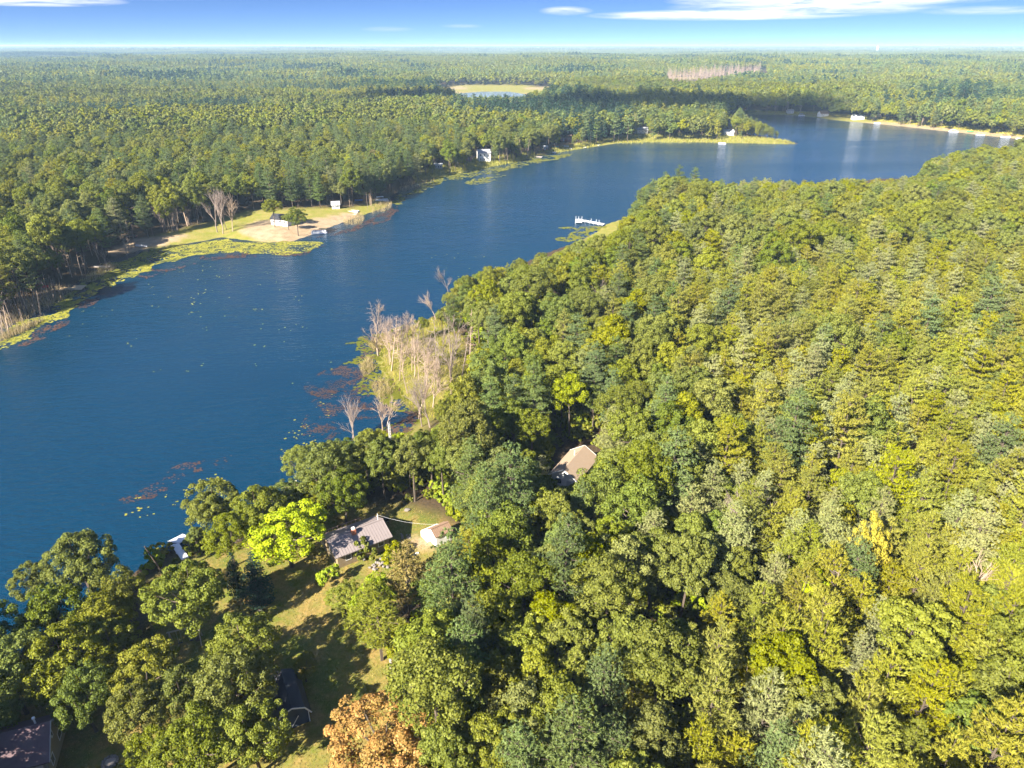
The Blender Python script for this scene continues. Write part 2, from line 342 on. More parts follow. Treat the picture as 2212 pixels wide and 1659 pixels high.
    fine = noise(2.2, 8, .7); mid = noise(.30, 6, .7); big = noise(.02, 4); huge = noise(.0016, 6)
    litter = ramp(fine, [(.3, (.030, .022, .014)), (.6, (.075, .052, .030)), (.75, (.11, .075, .04))])
    lawn_c = mix(sharp(mid, .40, .62), ramp(fine, [(.3, (.080, .105, .016)), (.7, (.150, .160, .028))]), ramp(fine, [(.3, (.170, .125, .035)), (.7, (.300, .205, .070))]))
    grass_c = mix(sharp(mid, .38, .62), ramp(fine, [(.3, (.110, .130, .016)), (.7, (.210, .205, .030))]), ramp(fine, [(.3, (.175, .155, .040)), (.7, (.280, .225, .070))]))
    sand_c = mix(sharp(mid, .35, .65), ramp(fine, [(.3, (.170, .125, .070)), (.7, (.290, .215, .125))]), ramp(fine, [(.3, (.290, .205, .125)), (.7, (.430, .320, .205))]))
    far_c = mix(huge, ramp(big, [(.35, (.030, .042, .018)), (.65, (.075, .085, .032))]), ramp(big, [(.35, (.045, .060, .026)), (.65, (.120, .115, .055))]))
    c_ = mix(at_.outputs['Alpha'], litter, far_c); c_ = mix(sp_.outputs[1], c_, grass_c); c_ = mix(sp_.outputs[0], c_, lawn_c); c_ = mix(sp_.outputs[2], c_, sand_c)
    b = N('ShaderNodeBsdfPrincipled'); b.inputs['Roughness'].default_value = .95; b.inputs['Specular IOR Level'].default_value = .1; L(c_, b.inputs['Base Color'])
    bp = N('ShaderNodeBump'); bp.inputs['Strength'].default_value = .5; bp.inputs['Distance'].default_value = .15; L(fine, bp.inputs['Height']); L(bp.outputs[0], b.inputs['Normal'])
    o = N('ShaderNodeOutputMaterial'); L(b.outputs[0], o.inputs[0]); me.materials.append(m)
    g = bpy.data.objects.new('ground', me); col.objects.link(g); tag(g, 'forest floor, dry lawn and sandy shore around the lake', 'ground', kind='structure')
build_ground()
def water_mat():
    m, N, L = new_mat('lake_water'); geo = N('ShaderNodeNewGeometry'); mp = N('ShaderNodeMapping'); L(geo.outputs['Position'], mp.inputs[0])
    mp.inputs['Rotation'].default_value = (0, 0, R(-24)); mp.inputs['Scale'].default_value = (.42, 1.0, 1)
    mp2 = N('ShaderNodeMapping'); L(geo.outputs['Position'], mp2.inputs[0]); mp2.inputs['Rotation'].default_value = (0, 0, R(-20)); mp2.inputs['Scale'].default_value = (.4, 1.3, 1)
    def noise(s, d, src, rough=.55, dist=0):
        n = N('ShaderNodeTexNoise'); n.inputs['Scale'].default_value = s; n.inputs['Detail'].default_value = d; n.inputs['Roughness'].default_value = rough; n.inputs['Distortion'].default_value = dist; L(src, n.inputs['Vector']); return n.outputs[0]
    rip = noise(.95, 4, mp.outputs[0], .6, .3); gust = noise(.011, 4, mp2.outputs[0], .6, .6); swell = noise(.25, 2, mp.outputs[0])
    b = N('ShaderNodeBsdfPrincipled'); b.inputs['IOR'].default_value = 1.333; b.inputs['Specular IOR Level'].default_value = .5
    mx = N('ShaderNodeMix'); mx.data_type = 'RGBA'; L(gust, mx.inputs[0]); mx.inputs[6].default_value = (.0008, .015, .034, 1); mx.inputs[7].default_value = (.0018, .031, .066, 1); L(mx.outputs[2], b.inputs['Base Color'])
    mr = N('ShaderNodeMapRange'); mr.inputs[1].default_value = .35; mr.inputs[2].default_value = .65; mr.inputs[3].default_value = .05; mr.inputs[4].default_value = .18; L(gust, mr.inputs[0]); L(mr.outputs[0], b.inputs['Roughness'])
    ad = N('ShaderNodeMath'); ad.operation = 'ADD'; L(rip, ad.inputs[0]); L(swell, ad.inputs[1])
    mr2 = N('ShaderNodeMapRange'); mr2.inputs[1].default_value = .35; mr2.inputs[2].default_value = .65; mr2.inputs[3].default_value = .20; mr2.inputs[4].default_value = .62; L(gust, mr2.inputs[0])
    bp = N('ShaderNodeBump'); bp.inputs['Distance'].default_value = .6; L(mr2.outputs[0], bp.inputs['Strength']); L(ad.outputs[0], bp.inputs['Height']); L(bp.outputs[0], b.inputs['Normal'])
    o = N('ShaderNodeOutputMaterial'); L(b.outputs[0], o.inputs[0]); MATS['water'] = m
water_mat()
def sheet(name, x0, x1, y0, y1, z, n=12):
    X, Y = np.meshgrid(np.linspace(x0, x1, n), np.linspace(y0, y1, n)); V = np.stack([X, Y, np.full_like(X, z)], -1).reshape(-1, 3)
    i = np.arange(n-1)[:, None]*n+np.arange(n-1)[None, :]; F = np.stack([i, i+1, i+n+1, i+n], -1).reshape(-1, 4)
    o = bpy.data.objects.new(name, mesh_np(name, V, F, 'water')); col.objects.link(o); return o
tag(sheet('lake', -420, max(p[0] for p in LAKE)+5, -15, max(p[1] for p in LAKE)+5, 0), 'rippled deep blue lake winding into the distance', 'lake', kind='structure')
pm, px_ = POND.min(0), POND.max(0)
def flat_poly(name, poly, z, mat):
    V = [(p[0], p[1], z) for p in poly]; me = bpy.data.meshes.new(name); me.from_pydata(V, [], [list(range(len(V)))[::-1]]); me.update()
    if me.polygons[0].normal.z < 0: me.flip_normals()
    me.materials.append(MATS[mat]); o = bpy.data.objects.new(name, me); col.objects.link(o); return o
plain('pond_water', (.20, .26, .34), .12, .1, .05, spec=.5)
tag(flat_poly('pond', POND, 1.12, 'pond_water'), 'small pale pond in a sandy clearing beyond the woods', 'pond', kind='structure')
# ------------------------------------------------------------------ tree builders (numpy)
def unit(v): return v/np.maximum(np.linalg.norm(v, axis=-1, keepdims=True), 1e-9)
def quads(P, Nn, T, wd, ln, fold, g):
    """leaf sprays: folded four-cornered blades at P, facing Nn, pointing along T"""
    Nn = unit(Nn); T = unit(T-(T*Nn).sum(-1, keepdims=True)*Nn); B = np.cross(Nn, T); n = len(P); w_, l_ = wd[:, None], ln[:, None]
    V = np.stack([P-T*l_*.5, P+B*w_*.5+Nn*fold*w_, P+T*l_*.5, P-B*w_*.5+Nn*fold*w_], 1).reshape(-1, 3)
    return V, np.arange(n*4).reshape(n, 4), np.repeat(g.random(n), 4)
def rnd_dir(g, n): return unit(g.normal(size=(n, 3)))
def limb_tubes(segs, n=5):
    m = MB()
    for pts, rad in segs: m.tube(pts, rad, n, cap=False)
    return np.array(m.V), m.F
def oak(seed, Rc=4.3, H=15, flat=.82, lobes=46, leaves=125, leaf=.40, low=-.35, gap=.12, trunk=True, lobe_r=(.15, .23), boughs=7):
    """crown of several boughs, each bough a cluster of leafy lobes, each lobe a spray of leaves"""
    g = np.random.default_rng(seed); Rz = Rc*flat; zc = H-Rz
    if boughs > 1:
        a = np.arange(boughs-1)*6.283/(boughs-1)+g.normal(size=boughs-1)*.35+g.random()*6
        BC = np.stack([np.cos(a)*Rc*(.42+.2*g.random(boughs-1)), np.sin(a)*Rc*(.42+.2*g.random(boughs-1)), Rz*(-.38+.65*g.random(boughs-1))], -1)
        BC = np.vstack([[[g.normal()*.12*Rc, g.normal()*.12*Rc, Rz*.42]], BC]); BR = Rc*(.38+.17*g.random(boughs))
    else: BC = np.zeros((1, 3)); BR = np.array([Rc*.82])
    per = max(3, int(lobes*1.5/len(BC))); C = []; D = []
    for c, br in zip(BC, BR):
        k = np.arange(per)+.5; dz = 1-(1-low)*k/per; ph = k*2.39996+g.random()*6; s = np.sqrt(np.maximum(0, 1-dz*dz)); d = unit(np.stack([np.cos(ph)*s, np.sin(ph)*s, dz], -1)+g.normal(size=(per, 3))*.14)
        C.append(c+d*br*(.78+.3*g.random((per, 1)))*np.array([1, 1, min(1.25, .6+.4*flat)])); D.append(unit(d+.6*unit(c[None]+1e-6)*(np.linalg.norm(c) > .1)))
    C = np.vstack(C); D = np.vstack(D); dd = np.linalg.norm(C[:, None]-BC[None], axis=2)/BR[None]; keep = (dd > .70).all(1) & (g.random(len(C)) > gap)
    C, D = C[keep], D[keep]; n = len(C); C = C+np.array([0, 0, zc]); rl = Rc*(lobe_r[0]+(lobe_r[1]-lobe_r[0])*g.random(n))
    I = np.repeat(np.arange(n), leaves); m = len(I)
    d = unit(rnd_dir(g, m)+D[I]*.5+np.array([0, 0, .4])); rr = rl[I]*(.55+.55*g.random(m)**.5)
    P = C[I]+d*rr[:, None]*np.array([1, 1, .85]); size = leaf*(.6+.8*g.random(m))
    V, F, t = quads(P, d+.75*rnd_dir(g, m), rnd_dir(g, m), size, size*1.15, .22, g)
    crown = (V, F, .6*t+.4*np.repeat(g.random(n)[I], 4)); segs = []
    if trunk:
        base = np.array([0, 0, -.6]); top = np.array([g.normal()*.3, g.normal()*.3, zc]); fork = np.array([g.normal()*.2, g.normal()*.2, max(1.6, zc-Rz*.7)])
        segs.append(([base, [0, 0, .3], fork, top], [.36*Rc/4.3, .26*Rc/4.3, .20*Rc/4.3, .09]))
        for q in g.choice(n, min(n, 10), replace=False):
            a_ = fork+(top-fork)*g.random()*.8; b_ = C[q]; segs.append(([a_, (a_+b_)/2+np.array([0, 0, -.08*Rc]), b_], [.11, .08, .03]))
    return crown, limb_tubes(segs) if segs else None
def pine(seed, H=13, Rc=2.6, base=.30, whorl=.74, nb=6, up=.50, curve=.30, tuft=.42, blade=.075, per=11, step=.29, prof=.80, inner=.28, droop=0.0, ragged=.25, spread=.8):
    g = np.random.default_rng(seed); P = []; T = []; segs = []; top = np.array([g.normal()*.15, g.normal()*.15, H])
    z = H*base
    while z < H-.15:
        f = (z-H*base)/(H*(1-base)); L0 = Rc*min(1, (1-f)**prof*1.08+.05)*(1-.35*max(0, .22-f)/.22)
        nbz = max(3, int(round(nb*(1-.35*f)))); ph = g.random()*6.28
        for k in range(nbz):
            if g.random() < .08: continue
            a = ph+k*6.283/nbz+g.normal()*.38; L = L0*(1-ragged/2+ragged*g.random()*1.3); up_k = up*(.6+.8*f)+g.normal()*.08
            n = max(2, int(L*(1-inner)/step)+1); s = np.linspace(inner, 1, n)*L
            zk = z+g.normal()*whorl*.38; hz = zk-droop*s+up_k*s*.5+curve*(s/max(L, .1))**2*L*.6
            pts = np.stack([np.cos(a)*s+top[0]*f, np.sin(a)*s+top[1]*f, hz], -1)
            side = np.array([-np.sin(a), np.cos(a), 0]); dirb = unit(np.array([np.cos(a), np.sin(a), up_k+curve]))
            for q, sd in ((0, 0), (1, 1), (2, -1)):
                if q and L < .7: continue
                w_ = (.14+.30*np.sin(np.linspace(.15, 1, n)*2.4))*min(1.3, L)*sd*.75
                pp = pts+side*w_[:, None]+g.normal(size=(n, 3))*.07
                P.append(pp); T.append(np.tile(dirb+side*sd*.45, (n, 1)))
            if L > 1.0: segs.append(([[top[0]*f, top[1]*f, zk], pts[-1]], [.045, .012]))
        z += whorl*(.75+.5*g.random())
    P.append(np.array([[top[0], top[1], H-.15], [top[0], top[1], H-.5]])); T.append(np.array([[0, 0, 1.], [0, 0, 1.]]))
    P = np.vstack(P); T = unit(np.vstack(T)); m = len(P)
    I = np.repeat(np.arange(m), per); n = len(I)
    d = unit(T[I]*1.0+rnd_dir(g, n)*spread+np.array([0, 0, .35])); ln = tuft*(.65+.7*g.random(n)); wd = blade*(.7+.8*g.random(n))
    V, F, t = quads(P[I]+d*ln[:, None]*.42, rnd_dir(g, n)+np.array([0, 0, .5]), d, wd, ln, .05, g)
    tt = .55*t+.45*np.repeat(g.random(m)[I], 4)
    segs.insert(0, ([[0, 0, -.5], [0, 0, H*.45], [top[0], top[1], H*.97]], [.17*H/13, .12*H/13, .02]))
    return (V, F, tt), limb_tubes(segs, 4)
def dead_hardwood(seed, H=11, spread=1.0, depth=4, r0=.16, lean=.08, nkids=3):
    g = np.random.default_rng(seed); segs = []
    def grow(p, d, L, r, lv):
        q = p+d*L*.5+rnd_dir(g, 1)[0]*L*.05; e = p+d*L+rnd_dir(g, 1)[0]*L*.08
        segs.append(([p, q, e], [r, r*.82, r*.6]))
        if lv == 0: return
        for k in range(nkids if lv > 1 else 2):
            dd = unit((d+rnd_dir(g, 1)[0]*.62*spread+np.array([0, 0, .16]))[None])[0]
            s = .55+.45*g.random(); st = p+(e-p)*s
            grow(st, dd, L*(.52+.25*g.random()), max(.011, r*.55), lv-1)
        grow(e, unit((d+rnd_dir(g, 1)[0]*.25)[None])[0], L*.7, max(.011, r*.6), lv-1)
    grow(np.array([0, 0, -.5]), unit(np.array([[g.normal()*lean, g.normal()*lean, 1]]))[0], H*.36, r0, depth)
    return limb_tubes(segs, 4)
def dead_conifer(seed, H=13, Rb=1.8, nb=34, r0=.14, lean=.04, keep=1.0):
    g = np.random.default_rng(seed); tip = np.array([g.normal()*lean*H, g.normal()*lean*H, H]); segs = [([[0, 0, -.6], tip*.5, tip], [r0, r0*.7, .025])]
    for k in range(nb):
        f = .22+.75*(k+g.random())/nb
        if g.random() > keep: continue
        a = g.random()*6.283; L = Rb*(1.15-f)*(.5+.8*g.random()); p = tip*f; d = np.array([math.cos(a), math.sin(a), .18+g.normal()*.2])
        e = p+d*L; segs.append(([p, p+d*L*.55+np.array([0, 0, .08*L]), e], [.035, .026, .012]))
        for s_ in (.55, .8):
            if L > .9: segs.append(([p+d*L*s_, p+d*L*(s_+.2)+rnd_dir(g, 1)[0]*L*.28], [.018, .009]))
    return limb_tubes(segs, 4)
def snag(seed, H=5, r0=.09):
    g = np.random.default_rng(seed); tip = np.array([g.normal()*.07*H, g.normal()*.07*H, H]); segs = [([[0, 0, -.6], tip*.55+g.normal(size=3)*.06, tip], [r0, r0*.75, r0*.35])]
    for k in range(g.integers(2, 6)):
        f = .45+.5*g.random(); a = g.random()*6.28; L = .4+.7*g.random(); p = tip*f
        segs.append(([p, p+np.array([math.cos(a), math.sin(a), .4])*L], [.028, .010]))
    return limb_tubes(segs, 4)
class Proto:
    def __init__(s, crown, trunk, cmat, tmat, H, Rc, word):
        s.crown = mesh_np('crown', crown[0], crown[1], cmat, crown[2]) if crown else None
        s.trunk = mesh_np('trunk', trunk[0], trunk[1], tmat) if trunk else None
        s.H, s.Rc, s.word = H, Rc, word
PROT = {}
def P_(key, fn, cmat, tmat, H, Rc, word): PROT.setdefault(key, []).append(Proto(fn[0], fn[1], cmat, tmat, H, Rc, word))
for i, (mt, wd_) in enumerate((('oak_olive', 'olive'), ('oak_green', 'deep green'), ('oak_grey', 'grey-green'), ('oak_yellow', 'yellow-green'), ('oak_olive', 'olive'), ('oak_green', 'deep green'), ('oak_grey', 'grey-green'), ('oak_yellow', 'yellow-green'))):
    rc = (3.1, 3.4, 2.8, 3.0, 3.6, 2.7, 3.2, 3.3)[i]; h = (13, 14, 12.5, 12, 14.5, 12, 13, 13.5)[i]
    P_('oak', oak(100+i, rc, h, (1.3, 1.5, 1.25, 1.5, 1.2, 1.7, 1.2, 1.4)[i], 66, 140, .19, -.5, .10, True, (.16, .25)), mt, 'bark', h, rc, wd_)
for i, (mt, wd_) in enumerate((('pine_yellow', 'yellow-green'), ('pine_yellow', 'yellow-green'), ('pine_olive', 'olive'), ('pine_olive', 'olive'), ('pine_yellow', 'yellow-green'), ('pine_olive', 'olive'), ('pine_pale', 'silvery'))):
    h = (11.5, 12.5, 10.5, 12, 9.5, 13, 11)[i]; rc = (2.15, 2.5, 2.3, 1.9, 2.3, 2.7, 2.4)[i]
    P_('pine', pine(200+i, h, rc, prof=(.8, .65, .95, .8, .6, .7, .75)[i], ragged=(.3, .5, .3, .6, .5, .4, .5)[i]), mt, 'bark', h, rc, wd_)
for i, (mt, wd_) in enumerate((('pine_blue', 'blue-green'), ('pine_blue', 'blue-green'), ('pine_pale', 'silvery'))):
    h = (16, 14.5, 13)[i]; rc = (2.9, 2.6, 2.5)[i]
    P_('wpine', pine(300+i, h, rc, .22, .72, 7, .14, .24, .34, .075, 12, .36, .62, .2, ragged=.5, spread=1.0), mt, 'bark', h, rc, wd_)
for i in range(2):
    P_('spruce', pine(400+i, (8, 10)[i], (2.0, 2.2)[i], .06, .42, 8, -.05, .12, .30, .09, 6, .32, 1.0, .1, droop=.18, ragged=.12), 'dark_conifer', 'bark', (8, 10)[i], 2.1, 'dark')
for i in range(4): P_('dead', (None, dead_hardwood(500+i, (10, 11, 9, 12)[i], (1, .9, 1.1, .8)[i])), None, ('dead_wood', 'dead_wood_grey')[i % 2], 10, 2, 'grey')
for i in range(4): P_('deadc', (None, dead_conifer(520+i, (11, 13, 9, 12)[i], (2.6, 2.2, 1.8, 3.0)[i], (44, 40, 26, 50)[i])), None, ('dead_wood', 'dead_wood_grey')[i % 2], 12, 2, 'bleached')
for i in range(4): P_('snag', (None, snag(540+i, (5, 6.5, 4, 7.5)[i])), None, ('dead_wood', 'dead_wood_grey')[i % 2], 5, .5, 'grey')
for i, mt in enumerate(('oak_olive', 'leaf_lawn_green', 'oak_yellow')): P_('bush', oak(560+i, 1.5, 2.4, .9, 18, 60, .2, -.5, 0, False, boughs=4), mt, 'bark', 2.4, 1.5, 'leafy')
for i, (mt, wd_) in enumerate((('oak_olive', 'olive'), ('oak_green', 'deep green'), ('oak_olive', 'olive'), ('oak_yellow', 'yellow-green'))):
    P_('lawnoak', oak(700+i, 4.2, (11.5, 12, 11, 12)[i], (1.12, 1.2, 1.05, 1.25)[i], 120, 140, .19, -.6, .08, True, (.12, .20), 11), mt, 'bark', (11.5, 12, 11, 12)[i], 4.2, wd_)
# lighter versions for trees that stand far off
for i, mt in enumerate(('oak_olive', 'oak_green', 'oak_grey', 'oak_yellow')): P_('oak_m', oak(600+i, 3.4, 13.5, 1.3, 26, 34, .75, -.4, .08, boughs=5), mt, 'bark', 13.5, 3.4, '')
for i, mt in enumerate(('pine_yellow', 'pine_olive', 'pine_blue', 'dark_conifer')): P_('pine_m', pine(620+i, (13, 13, 16, 16)[i], (2.1, 2.1, 2.7, 2.7)[i], .25, 1.2, 5, .35, .2, .95, .38, 3, .8, .75), mt, 'bark', 13, 2.6, '')
for i, mt in enumerate(('oak_olive', 'oak_green', 'oak_grey', 'oak_yellow')): P_('oak_l', oak(640+i, 4.0, 14, 1.2, 11, 10, 1.7, -.3, .0, False, (.22,.34), 3), mt, 'bark', 14, 4.6, '')
for i, mt in enumerate(('pine_yellow', 'pine_olive', 'pine_blue', 'dark_conifer')): P_('pine_l', pine(660+i, (13, 13, 16, 16)[i], (2.4, 2.4, 3.0, 3.0)[i], .25, 2.2, 4, .35, .2, 1.9, .95, 2, 1.8, .75), mt, 'bark', 13, 2.6, '')
def patch(seed, S, n, mats, r=4.5, q=10):
    """a piece of far woodland: many crowns seen as one mass"""
    g = np.random.default_rng(seed); Vs = []; Fs = []; ts = []; o = 0
    for k in range(n):
        c = np.array([(g.random()-.5)*S, (g.random()-.5)*S, 0]); (V, F, t), _ = oak(seed*100+k, r*(.7+.6*g.random()), 11+6*g.random(), .9, 5, q, 2.8, -.2, 0, False, (.35,.5), 1)
        Vs.append(V+c); Fs.append(F+o); ts.append(t*.5+.5*g.random()); o += len(V)
    return (np.vstack(Vs), np.vstack(Fs), np.concatenate(ts)), None
for i, mt in enumerate(('oak_olive', 'oak_green', 'oak_grey', 'dark_conifer')): P_('patch', patch(70+i, 80, 46, mt), mt, 'bark', 14, 40, '')
# ------------------------------------------------------------------ scattering masses of instances (one object of stuff each)
LIB = {}
def lib_obj(me):
    if me.name not in LIB: LIB[me.name] = bpy.data.objects.new('source_'+me.name, me)
    return LIB[me.name]
def mass(name, label, cat, pts, rots, scls, idx, meshes):
    """meshes: list of lists (crown, trunk); pts (n,3); one object whose points carry the instances"""
    me = bpy.data.meshes.new(name); n = len(pts); me.vertices.add(n); me.vertices.foreach_set('co', np.ascontiguousarray(pts, np.float32).ravel())
    for nm, tp, val in (('rz', 'FLOAT', rots), ('sc', 'FLOAT', scls)):
        a = me.attributes.new(nm, tp, 'POINT'); a.data.foreach_set('value', np.ascontiguousarray(val, np.float32))
    a = me.attributes.new('pick', 'INT', 'POINT'); a.data.foreach_set('value', np.ascontiguousarray(idx, np.int32)); me.update()
    ob = bpy.data.objects.new(name, me); col.objects.link(ob); tag(ob, label, cat, kind='stuff')
    ng = bpy.data.node_groups.new(name, 'GeometryNodeTree'); ng.interface.new_socket('Geometry', in_out='INPUT', socket_type='NodeSocketGeometry'); ng.interface.new_socket('Geometry', in_out='OUTPUT', socket_type='NodeSocketGeometry')
    N = ng.nodes.new; L = ng.links.new; gi = N('NodeGroupInput'); go = N('NodeGroupOutput'); jn = N('GeometryNodeJoinGeometry')
    def attr(nm, tp):
        q = N('GeometryNodeInputNamedAttribute'); q.data_type = tp; q.inputs[0].default_value = nm; return q.outputs[0]
    rz, scl, pick = attr('rz', 'FLOAT'), attr('sc', 'FLOAT'), attr('pick', 'INT')
    cx_ = N('ShaderNodeCombineXYZ'); L(rz, cx_.inputs[2])
    for k, ms in enumerate(meshes):
        cm = N('FunctionNodeCompare'); cm.data_type = 'INT'; cm.operation = 'EQUAL'; L(pick, cm.inputs[2]); cm.inputs[3].default_value = k
        for m_ in ms:
            if m_ is None: continue
            oi = N('GeometryNodeObjectInfo'); oi.transform_space = 'ORIGINAL'; oi.inputs[0].default_value = lib_obj(m_); oi.inputs[1].default_value = True
            ip = N('GeometryNodeInstanceOnPoints'); L(gi.outputs[0], ip.inputs[0]); L(cm.outputs[0], ip.inputs[1]); L(oi.outputs['Geometry'], ip.inputs[2]); L(cx_.outputs[0], ip.inputs[5]); L(scl, ip.inputs[6]); L(ip.outputs[0], jn.inputs[0])
    L(jn.outputs[0], go.inputs[0]); md = ob.modifiers.new('scatter', 'NODES'); md.node_group = ng
    return ob
# ------------------------------------------------------------------ where trees may stand
OUTLINE = [(2212,312),(2120,307),(2030,328),(2002,348),(1985,374),(1930,384),(1870,386),(1830,382),(1770,390),(1660,384),(1560,390),(1500,374),(1470,360),(1440,374),(1400,390),(1368,422),(1360,466),(1332,494),(1270,508),(1200,534),(1120,554),(1080,566),(1000,588),(966,626),(948,662),(890,690),
  (872,722),(900,770),(940,840),(935,905),(900,925),(845,930),(790,925),(740,935),(700,955),(655,965),(645,1010),(635,1048),(600,1052),(565,1055),(520,1092),(495,1065),(440,1056),(402,1075),(402,1125),(395,1150),(410,1180),(395,1212),(365,1195),(335,1185),(300,1182),(240,1142),(190,1136),(150,1172),(120,1250),(60,1300),(30,1340),(0,1362)]
KEEP_CLEAR = [np.array(p, float) for p in (LEFT_SHORE[:-2]+OUTLINE, [(800,740),(860,695),(905,720),(960,712),(1000,695),(1018,760),(1000,825),(945,870),(935,925),(850,930)],
  [(690,1112),(760,1095),(860,1090),(950,1128),(968,1180),(940,1203),(870,1215),(800,1228),(715,1238),(700,1200)],
  [(1196,972),(1222,950),(1262,948),(1296,962),(1292,1000),(1270,1020),(1250,1044),(1196,1046),(1192,1000)], [(1215,960),(1275,960),(1262,1000),(1225,1015)],
  [(230,548),(300,512),(420,490),(540,462),(650,466),(750,452),(840,424),(850,440),(720,500),(600,530),(240,575)],
  [(580,466),(640,462),(640,496),(580,496)], [(270,495),(310,495),(310,540),(220,545)],
  [(1300,300),(1400,291),(1560,293),(1700,302),(1700,312),(1300,312)], [(940,345),(975,345),(975,368),(940,368)], [(1022,320),(1062,320),(1062,350),(1022,350)],
  [(960,192),(1130,190),(1150,204),(1120,208),(1010,207)], [(1765,236),(1790,236),(1790,250),(1765,250)], 
  [(1170,312),(1240,312),(1240,326),(1170,326)], [(1210,288),(1236,288),(1236,306),(1210,306)], [(1372,268),(1400,268),(1400,288),(1372,288)], [(1560,274),(1586,274),(1586,290),(1560,290)],
  [(1560,243),(1800,247),(2110,282),(2212,293),(2212,300),(2000,281),(1560,252)], [(2090,157),(2212,156),(2212,161),(2090,161)])]
NEAR_HAND = wpoly([(640,1062),(560,1130),(410,1190),(300,1245),(60,1420),(-80,1510),(-140,2300),(975,2300),(940,1560),(905,1400),(890,1330),(985,1245),(1012,1150),(965,1092),(850,1078),(760,1078),(690,1072)], 1.5)
HOUSE2_CLEAR = wpoly([(1185,955),(1300,950),(1300,1110),(1200,1120)], 2)
TRUNK_FIELD = wpoly([(1430,176),(1655,162),(1660,182),(1440,200)], 3)
NO_TREES = [TRUNK_FIELD, NEAR_HAND, HOUSE2_CLEAR, POND_MEADOW, GRASS_LEFT, BEACH, FIELD]
def land_ok(X, Y, gap=2.0):
    P = np.stack([X, Y], -1); ok = sdist(P, LAKE) > gap
    for q in NO_TREES: ok &= ~inside(P, q)
    return ok
def clear_scale(X, Y, Z, H, Rc):
    """largest of a few sizes at which the tree does not stand in front of an open view; 0 when none"""
    s_out = np.zeros(len(X)); todo = np.ones(len(X), bool)
    for s in (1.0, .82, .66, .5, .36):
        bad = np.zeros(len(X), bool)
        for (fx, fz) in ((0, 1.0), (0, .72), (-.8, .72), (.8, .72), (0, .4), (-.6, .4), (.6, .4)):
            u, v, d = proj(X+fx*Rc*s, Y, Z+fz*H*s); q = np.stack([u, v], -1)
            for c in KEEP_CLEAR: bad |= inside(q, c)
        hit = todo & ~bad; s_out[hit] = s; todo &= bad
    return s_out
TREES = []      # (kind, variant, x, y, z, scale, zscale, rz)
